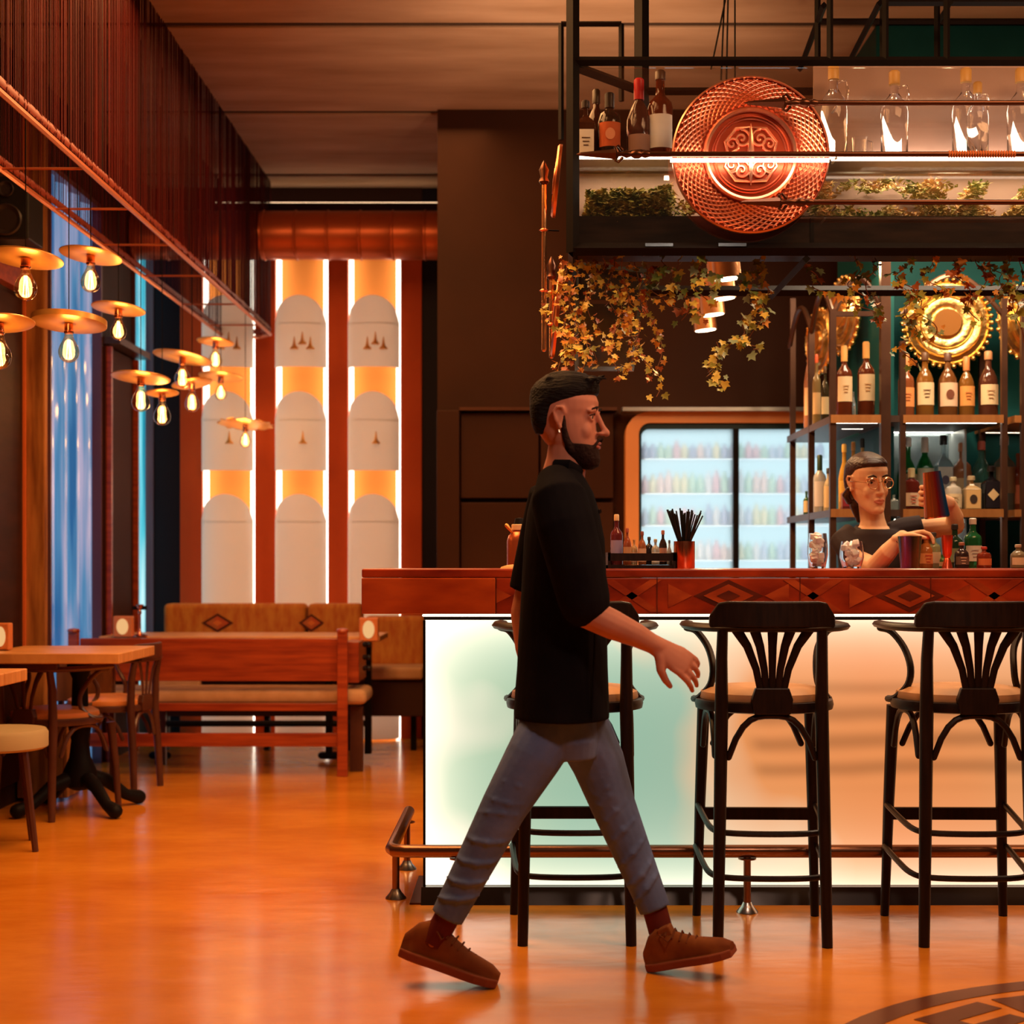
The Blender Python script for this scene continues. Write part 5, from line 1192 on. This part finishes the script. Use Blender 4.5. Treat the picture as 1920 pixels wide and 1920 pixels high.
trow = [(868,1040,1078,.055),(884,1028,1086,.085),(900,1015,1096,.15),(925,1000,1110,.195),(960,991,1121,.205),(1010,985,1131,.19),(1070,982,1134,.175),(1140,978,1133,.165),(1200,974,1136,.165),(1250,972,1137,.17),(1300,968,1139,.178),(1346,966,1140,.185)]
g.loft(tors(trow, -.022), 28)
# near (right) arm swinging forward, far (left) arm back
near_arm = [mp(1050,955,4.29), mp(1072,1040,4.24), mp(1100,1148,4.25)]
g.tube(near_arm, [.050,.050,.043], 14)
g.tube([mp(1100,1148,4.25), mp(1150,1172,4.24), mp(1195,1192,4.24), mp(1232,1212,4.25)], [.043,.040,.032,.025], 14)
hand(g, mp(1232,1212,4.25), (.83,.03,-.52), (-.3,.9,-.35), curl=(16,24,18), thumb=-1)
g.tube([mp(1040,935,4.64), mp(1010,1050,4.68), mp(985,1150,4.68)], [.056,.05,.044], 14)
g.tube([mp(985,1150,4.68), mp(990,1215,4.66), mp(1000,1275,4.64)], [.044,.038,.027], 14)
hand(g, mp(1000,1275,4.64), (.12,0,-1), (.6,-.6,0), thumb=1)
NB = [mp(1040,1350,4.40), mp(1000,1420,4.37), mp(944,1515,4.36), mp(890,1620,4.36), mp(838,1720,4.36), mp(812,1768,4.36)]
FB = [mp(1082,1350,4.50), mp(1122,1430,4.53), mp(1150,1510,4.54), mp(1190,1610,4.54), mp(1228,1705,4.53), mp(1243,1760,4.52)]
g.tube(NB, [.066,.06,.048,.042,.032,.03], 16); g.tube(FB, [.066,.062,.048,.042,.032,.03], 16)
man = person('person', 'bearded man in black shirt and blue trousers walking past the bar', g, SK, loc)
# shirt
s = MB(); s.loft(tors(trow, .004), 32)
s.tube([mp(1042,908,4.32), mp(1048,935,4.275), mp(1060,985,4.25), mp(1080,1060,4.24), mp(1096,1128,4.25)], [.055,.076,.079,.076,.070], 18)
s.tube([mp(1040,925,4.60), mp(1022,1010,4.66), mp(998,1110,4.68)], [.074,.076,.07], 18, cap='flat')
SHIRT = mat('black_shirt_cloth', (.006,.0055,.007), .9, col2=(.011,.010,.012), scale=5, bump=.9, stretch=(1,1,.6)); SHIRT.node_tree.nodes['Principled BSDF'].inputs['Specular IOR Level'].default_value = .03
so = s.build('shirt', SHIRT, man, True); remesh(so, .006, 5)
co = MB(); co.tube([mp(1036,866,4.45)+Vector((.0,.0,0)), mp(1040,862,4.39), mp(1066,862,4.372), mp(1086,874,4.40), mp(1092,884,4.45), mp(1086,874,4.50), mp(1066,862,4.528), mp(1040,862,4.51), mp(1036,866,4.45)], 1, 8, sq=(.017,.006), up=(0,0,1)); co.v = [v-Vector((0,0,.016)) for v in co.v]; co.build('collar', SHIRT, so, True)
for py in (960, 1010, 1060, 1110, 1160, 1210, 1260, 1305):
    MB().lathe([(0,.002),(.006,.002),(.006,-.002),(0,-.002)], n=12, M=Matrix.Translation((X(1128+ (py-960)*.03,MD)-.008, MD-.06-.0*py, Z(py,MD))) @ Matrix.Rotation(R(90), 4, 'X') @ Matrix.Rotation(R(50), 4, 'Y')).build('button', BLACKMETAL, so, True)
MB().tube([mp(1112,1060,4.285), mp(1116,1180,4.30), mp(1110,1345,4.29)], .0035, 6).build('side_seam', SHIRT, so, True)
# trousers
s = MB()
s.tube([NB[0]]+NB[1:5], [.086,.078,.064,.054,.046], 18, cap='flat'); s.tube(FB[:5], [.084,.076,.064,.054,.045], 18, cap='flat')
s.loft([(Z(1420,MD), X(1060,MD), MD, .085, .11), (Z(1385,MD), X(1060,MD), MD, .090, .135), (Z(1345,MD), X(1058,MD), MD, .088, .14)], 24)
for (P_, r0) in ((NB, .07), (FB, .07)):
    for k in range(7):
        f = .35+k*.09; i = int(f*4); c = P_[i].lerp(P_[i+1], f*4-i); dd = (P_[i+1]-P_[i]).normalized(); rr = .078-.026*f
        a = rv.uniform(-.6,.6)
        u = Vector((0,-1,0)); v = dd.cross(u).normalized()
        s.tube([c+u*rr*.95*cos(w)+v*rr*.95*sin(w)+dd*(.03*sin(w+a)) for w in (-1.2,-.6,0,.6,1.2)], [.004,.007,.009,.007,.004], 7)
TR = mat('blue_grey_trousers', (.10,.15,.32), .8, col2=(.14,.20,.40), scale=9, bump=.6)
to = s.build('trousers', TR, man, True); remesh(to, .005, 3)
# sneakers
def sneaker(M, nm):
    u = MB(); secs = [(-.008,.024,.06),(.02,.036,.100),(.05,.040,.118),(.09,.040,.112),(.13,.043,.090),(.17,.048,.072),(.21,.050,.062),(.245,.042,.054),(.272,.026,.038)]
    vs = []; fs = []; n = 16
    for x, hw, h in secs:
        for k in range(n):
            a = 2*pi*k/n; vs.append((x, hw*cos(a)*(1 if sin(a) < 0 else .8), .026+(h-.026)*max(0,sin(a))**.8 if sin(a) > 0 else .026-.01*(-sin(a)))); 
    m_ = len(secs)
    for i in range(m_-1):
        for k in range(n): fs.append((i*n+k, i*n+(k+1)%n, (i+1)*n+(k+1)%n, (i+1)*n+k))
    fs += [tuple(range(n-1,-1,-1)), tuple(range((m_-1)*n, m_*n))]
    u.add(vs, fs, M, True); sh = u.build(nm, mat('rust_suede', (.17,.045,.012), .7, col2=(.26,.08,.018), scale=12), man, True)
    out = [(x, hw+.004) for x, hw, h in secs]; poly = [(x, w_) for x, w_ in out]+[(x, -w_) for x, w_ in out[::-1]]
    MB().prism(poly, 0, .024, M, 'z').build('sole', mat('red_brown_rubber', (.26,.07,.035), .6), sh, True, bevel=.004)
    for j in range(6):
        x = .085+j*.02; h = .120-.011*j; MB().tube([(x,-.026,h-.020),(x+.008,0,h+.0),(x,.026,h-.020)], .0028, 6, M).build('lace', mat('brown_lace', (.16,.05,.02), .8), sh, True)
    for q in (-1, 1): MB().tube([(.08,0,.098),(.07,q*.03,.105),(.095,q*.045,.085),(.10,q*.02,.09)], .0026, 6, M).build('lace', mat('brown_lace', (.16,.05,.02), .8), sh, True)
    MB().prism([(.06,.085),(.105,.095),(.10,.125),(.06,.118)], -.018, .018, M).build('tongue', mat('rust_suede2', (.26,.09,.03), .7), sh, True, bevel=.004)
p = at(762, 1800, 4.37); toe = Vector((X(925,4.37), 4.37, 0))
sneaker(Matrix.Translation((toe.x-.250, 4.37, .078)) @ Matrix.Rotation(R(17), 4, 'Y') @ Matrix.Rotation(R(-6), 4, 'Z'), 'sneaker')
sneaker(Matrix.Translation((X(1222,4.51), 4.51, .004)) @ Matrix.Rotation(R(-17), 4, 'Y') @ Matrix.Rotation(R(-24), 4, 'Z') @ Matrix.Scale(.93, 4), 'sneaker')
for c, r in ((NB, .031), (FB, .031)): MB().tube([c[4], c[5]], r+.004, 12, cap='flat').build('sock', mat('dark_red_sock', (.12,.02,.015), .8), man, True)
# hair, beard, face
h = MB(); HR = [(-.045,-.082,-.045,.045),(-.02,-.094,-.030,.066),(.01,-.101,-.022,.0735),(.035,-.104,-.010,.0775),(.055,-.107,.062,.0800),(.08,-.105,.086,.079),(.1,-.092,.086,.070),(.118,-.07,.070,.055),(.132,-.045,.045,.034),(.137,-.02,.02,.015)]
h.loft([(z, (a+b)/2, 0, (b-a)/2, w_) for z, a, b, w_ in HR], 28, HM, p=2.3)
for k in range(46):
    a = rv.uniform(-1,1); x = rv.uniform(-.07,.08); y = a*.05
    zt2 = .128-.5*abs(y)*abs(y)*12-.02*abs(x)*4
    h.tube([(x,y,zt2-.025),(x+.012,y+rv.uniform(-.01,.01),zt2+.002),(x+.030,y+rv.uniform(-.015,.015),zt2+rv.uniform(-.006,.008))], [.008,.007,.003], 6, HM)
HAIR = mat('black_hair', (.008,.006,.006), .6, bump=.8, scale=60, stretch=(.4,3,3))
ho = h.build('hair', HAIR, man, True); remesh(ho, .004, 2)
bd = MB(); BR_ = [(-.134,.045,.080,.020),(-.122,.015,.100,.038),(-.104,-.01,.1025,.051),(-.088,-.02,.0985,.0565),(-.074,-.015,.0955,.0590),(-.066,.0,.085,.0600)]
bd.loft([(z, (a+b)/2, 0, (b-a)/2, w_) for z, a, b, w_ in BR_], 26, HM, p=2.3)
for q in (-1, 1): bd.tube([(.03,q*.048,-.085),(.014,q*.056,-.055),(.006,q*.0635,-.025),(.004,q*.0665,-.002),(.000,q*.070,.022)], [.014,.011,.0085,.0075,.007], 8, HM); bd.tube([(.104,q*.003,-.046),(.099,q*.018,-.050),(.088,q*.030,-.072)], [.004,.0045,.005], 7, HM)
bo = bd.build('beard', mat('beard_hair', (.025,.012,.010), .8, bump=.6, scale=90), man, True); remesh(bo, .003, 1)
face_parts(man, HM, (.42,.12,.09))
MB().tube([(-.004,-.078,-.034),(-.002,-.080,-.040)], .003, 6, HM).build('ear_stud', STEEL, man, True)

# ---- the bartender
WD = 6.1
def wp(px, py, D=WD): return at(px, py, D)
SK2 = skinmat('light_skin', (.72,.43,.25), (.78,.48,.29))
loc = (wp(1640,1000).x, WD, 0); g = MB()
WM = Matrix.Translation(wp(1627, 906, 6.06)) @ Matrix.Rotation(R(-70), 4, 'Z') @ Matrix.Rotation(R(7), 4, 'Y') @ Matrix.Rotation(R(3), 4, 'X') @ Matrix.Scale(.945, 4)
head(g, WM, nose=.2, fem=True)
g.tube([wp(1638,1004), wp(1636,975), wp(1630,930)], [.064,.047,.045], 16)
wr = [(985,1612,1664,.05),(993,1594,1682,.075),(1002,1574,1704,.085),(1025,1572,1700,.095),(1060,1575,1697,.105),(1110,1580,1692,.10),(1170,1586,1686,.09),(1230,1578,1694,.105),(1300,1576,1698,.115)]
g.loft([(Z(py,WD), (X(a,WD)+X(b,WD))/2, WD, (X(b,WD)-X(a,WD))/2-.008, hy-.008) for py, a, b, hy in wr][::-1], 26)
for q in (1608, 1665): g.tube([wp(q,1290), (X(q,WD), WD, .45), (X(q,WD), WD, .08)], [.082,.055,.038], 14); g.tube([(X(q,WD), WD+.03, .035), (X(q,WD), WD-.14, .03)], [.035,.03], 10)
g.tube([wp(1590,1013,6.1), wp(1606,1050,6.03), wp(1640,1064,5.93)], [.048,.042,.037], 14)
g.tube([wp(1640,1064,5.93), wp(1665,1035,5.86), wp(1692,1006,5.83)], [.037,.034,.024], 14)
hand(g, wp(1690,1008,5.83), (.95,-.12,.22), (.15,-.2,-1), curl=(38,42,30), k=.88, thumb=-1, wr=.022)
g.tube([wp(1690,1000,6.1), wp(1738,992,6.08), wp(1790,986,6.0)], [.046,.040,.036], 14)
g.tube([wp(1790,986,6.0), wp(1790,968,5.97), wp(1782,946,5.935)], [.036,.032,.024], 14)
T0 = at(1752, 928, 5.85)
hand(g, T0+Vector((.056,.062,-.022)), (-1,.0,.20), (0,-1,0), curl=(46,52,42), k=.95, thumb=1, spread=.14, wr=.022)
wo = person('person', 'bartender with tied brown hair and round glasses in dark t-shirt, holding a shaker', g, SK2, loc, .0035)
s = MB(); s.loft([(Z(py,WD), (X(a,WD)+X(b,WD))/2, WD, (X(b,WD)-X(a,WD))/2+.005, hy+.006) for py, a, b, hy in wr[1:]][::-1], 30)
s.tube([wp(1600,1006,6.1), wp(1586,1014,6.09), wp(1602,1040,6.03)], [.056,.060,.056], 16, cap='flat')
s.tube([wp(1638,990)+Vector((.066*cos(a/10*pi), .058*sin(a/10*pi), .012*sin(a/10*pi))) for a in range(21)], .008, 8); s.tube([wp(1668,1004,6.1), wp(1695,999,6.1), wp(1730,992,6.09)], [.05,.060,.055], 16, cap='flat')
TS = mat('charcoal_tshirt', (.035,.027,.030), .8, col2=(.05,.04,.042), scale=6, bump=.4)
to2 = s.build('t_shirt', TS, wo, True); remesh(to2, .005, 4)
s = MB()
s.loft([(Z(1300,WD), X(1637,WD), WD, .125,.12), (Z(1240,WD), X(1637,WD), WD, .125,.115)], 24)
for q in (1608, 1665): s.tube([wp(q,1285), (X(q,WD), WD, .45), (X(q,WD), WD, .1)], [.09,.065,.055], 14, cap='flat')
remesh(s.build('trousers', mat('navy_trousers', (.02,.025,.06), .8), wo, True), .008, 2)
for q in (1608, 1665): MB().tube([(X(q,WD), WD+.04, .035), (X(q,WD), WD-.05, .04), (X(q,WD), WD-.15, .03)], [.038,.040,.032], 12).build('shoe', BLACKMETAL, wo, True)
h = MB(); HW_ = [(-.05,-.085,-.04,.050),(-.02,-.098,-.022,.066),(.01,-.105,.0,.0725),(.030,-.108,.030,.0755),(.050,-.109,.060,.077),(.068,-.107,.078,.0765),(.086,-.098,.081,.071),(.104,-.080,.066,.058),(.114,-.06,.042,.044),(.123,-.04,.015,.026),(.127,-.02,.0,.01)]
h.loft([(z, (a+b)/2, 0, (b-a)/2, w_) for z, a, b, w_ in HW_], 28, WM, p=2.2)
h.tube([(-.10,.0,.0),(-.125,.01,-.03),(-.115,.02,-.10),(-.10,.025,-.16)], [.026,.024,.028,.012], 12, WM)
for q in (-1, 1): h.tube([(-.02,q*.073,-.02),(-.06,q*.066,-.05),(-.09,q*.03,-.08)], [.010,.014,.014], 8, WM)
ho2 = h.build('hair', mat('brown_hair', (.022,.007,.004), .38, col2=(.05,.016,.008), scale=30, stretch=(.5,4,4), bump=.5), wo, True); remesh(ho2, .0035, 2)
face_parts(wo, WM, (.55,.20,.14), fem=True, browc=(.05,.02,.012))
gl_ = MB()
for q in (-1, 1):
    gl_.tube([(.096-.010*abs(sin(0)) , q*.033+.024*cos(2*pi*k/20), .006+.022*sin(2*pi*k/20)) for k in range(21)], .0016, 6, WM)
    gl_.tube([(.095,q*.057,.010),(.06,q*.076,.012),(-.005,q*.081,.010)], .0016, 6, WM)
gl_.tube([(.097,-.010,.010),(.101,0,.014),(.097,.010,.010)], .0015, 6, WM)
ge = gl_.build('glasses', mat('gold_wire', (.9,.6,.3), .2, 1), wo, True)
for q in (-1, 1): MB().lathe([(0,0),(.023,0),(.023,.0012),(0,.0012)], n=20, M=WM @ Matrix.Translation((.0955, q*.033, .006)) @ Matrix.Rotation(pi/2, 4, 'Y')).build('lens', thin_glass('spectacle_lens', (1,1,1), -.08), ge, True)
MB().tube([wp(1683,1018,5.80), wp(1676,1006,5.86)], [.0015,.0015], 5).build('bracelet', BLACKMETAL, wo, True)
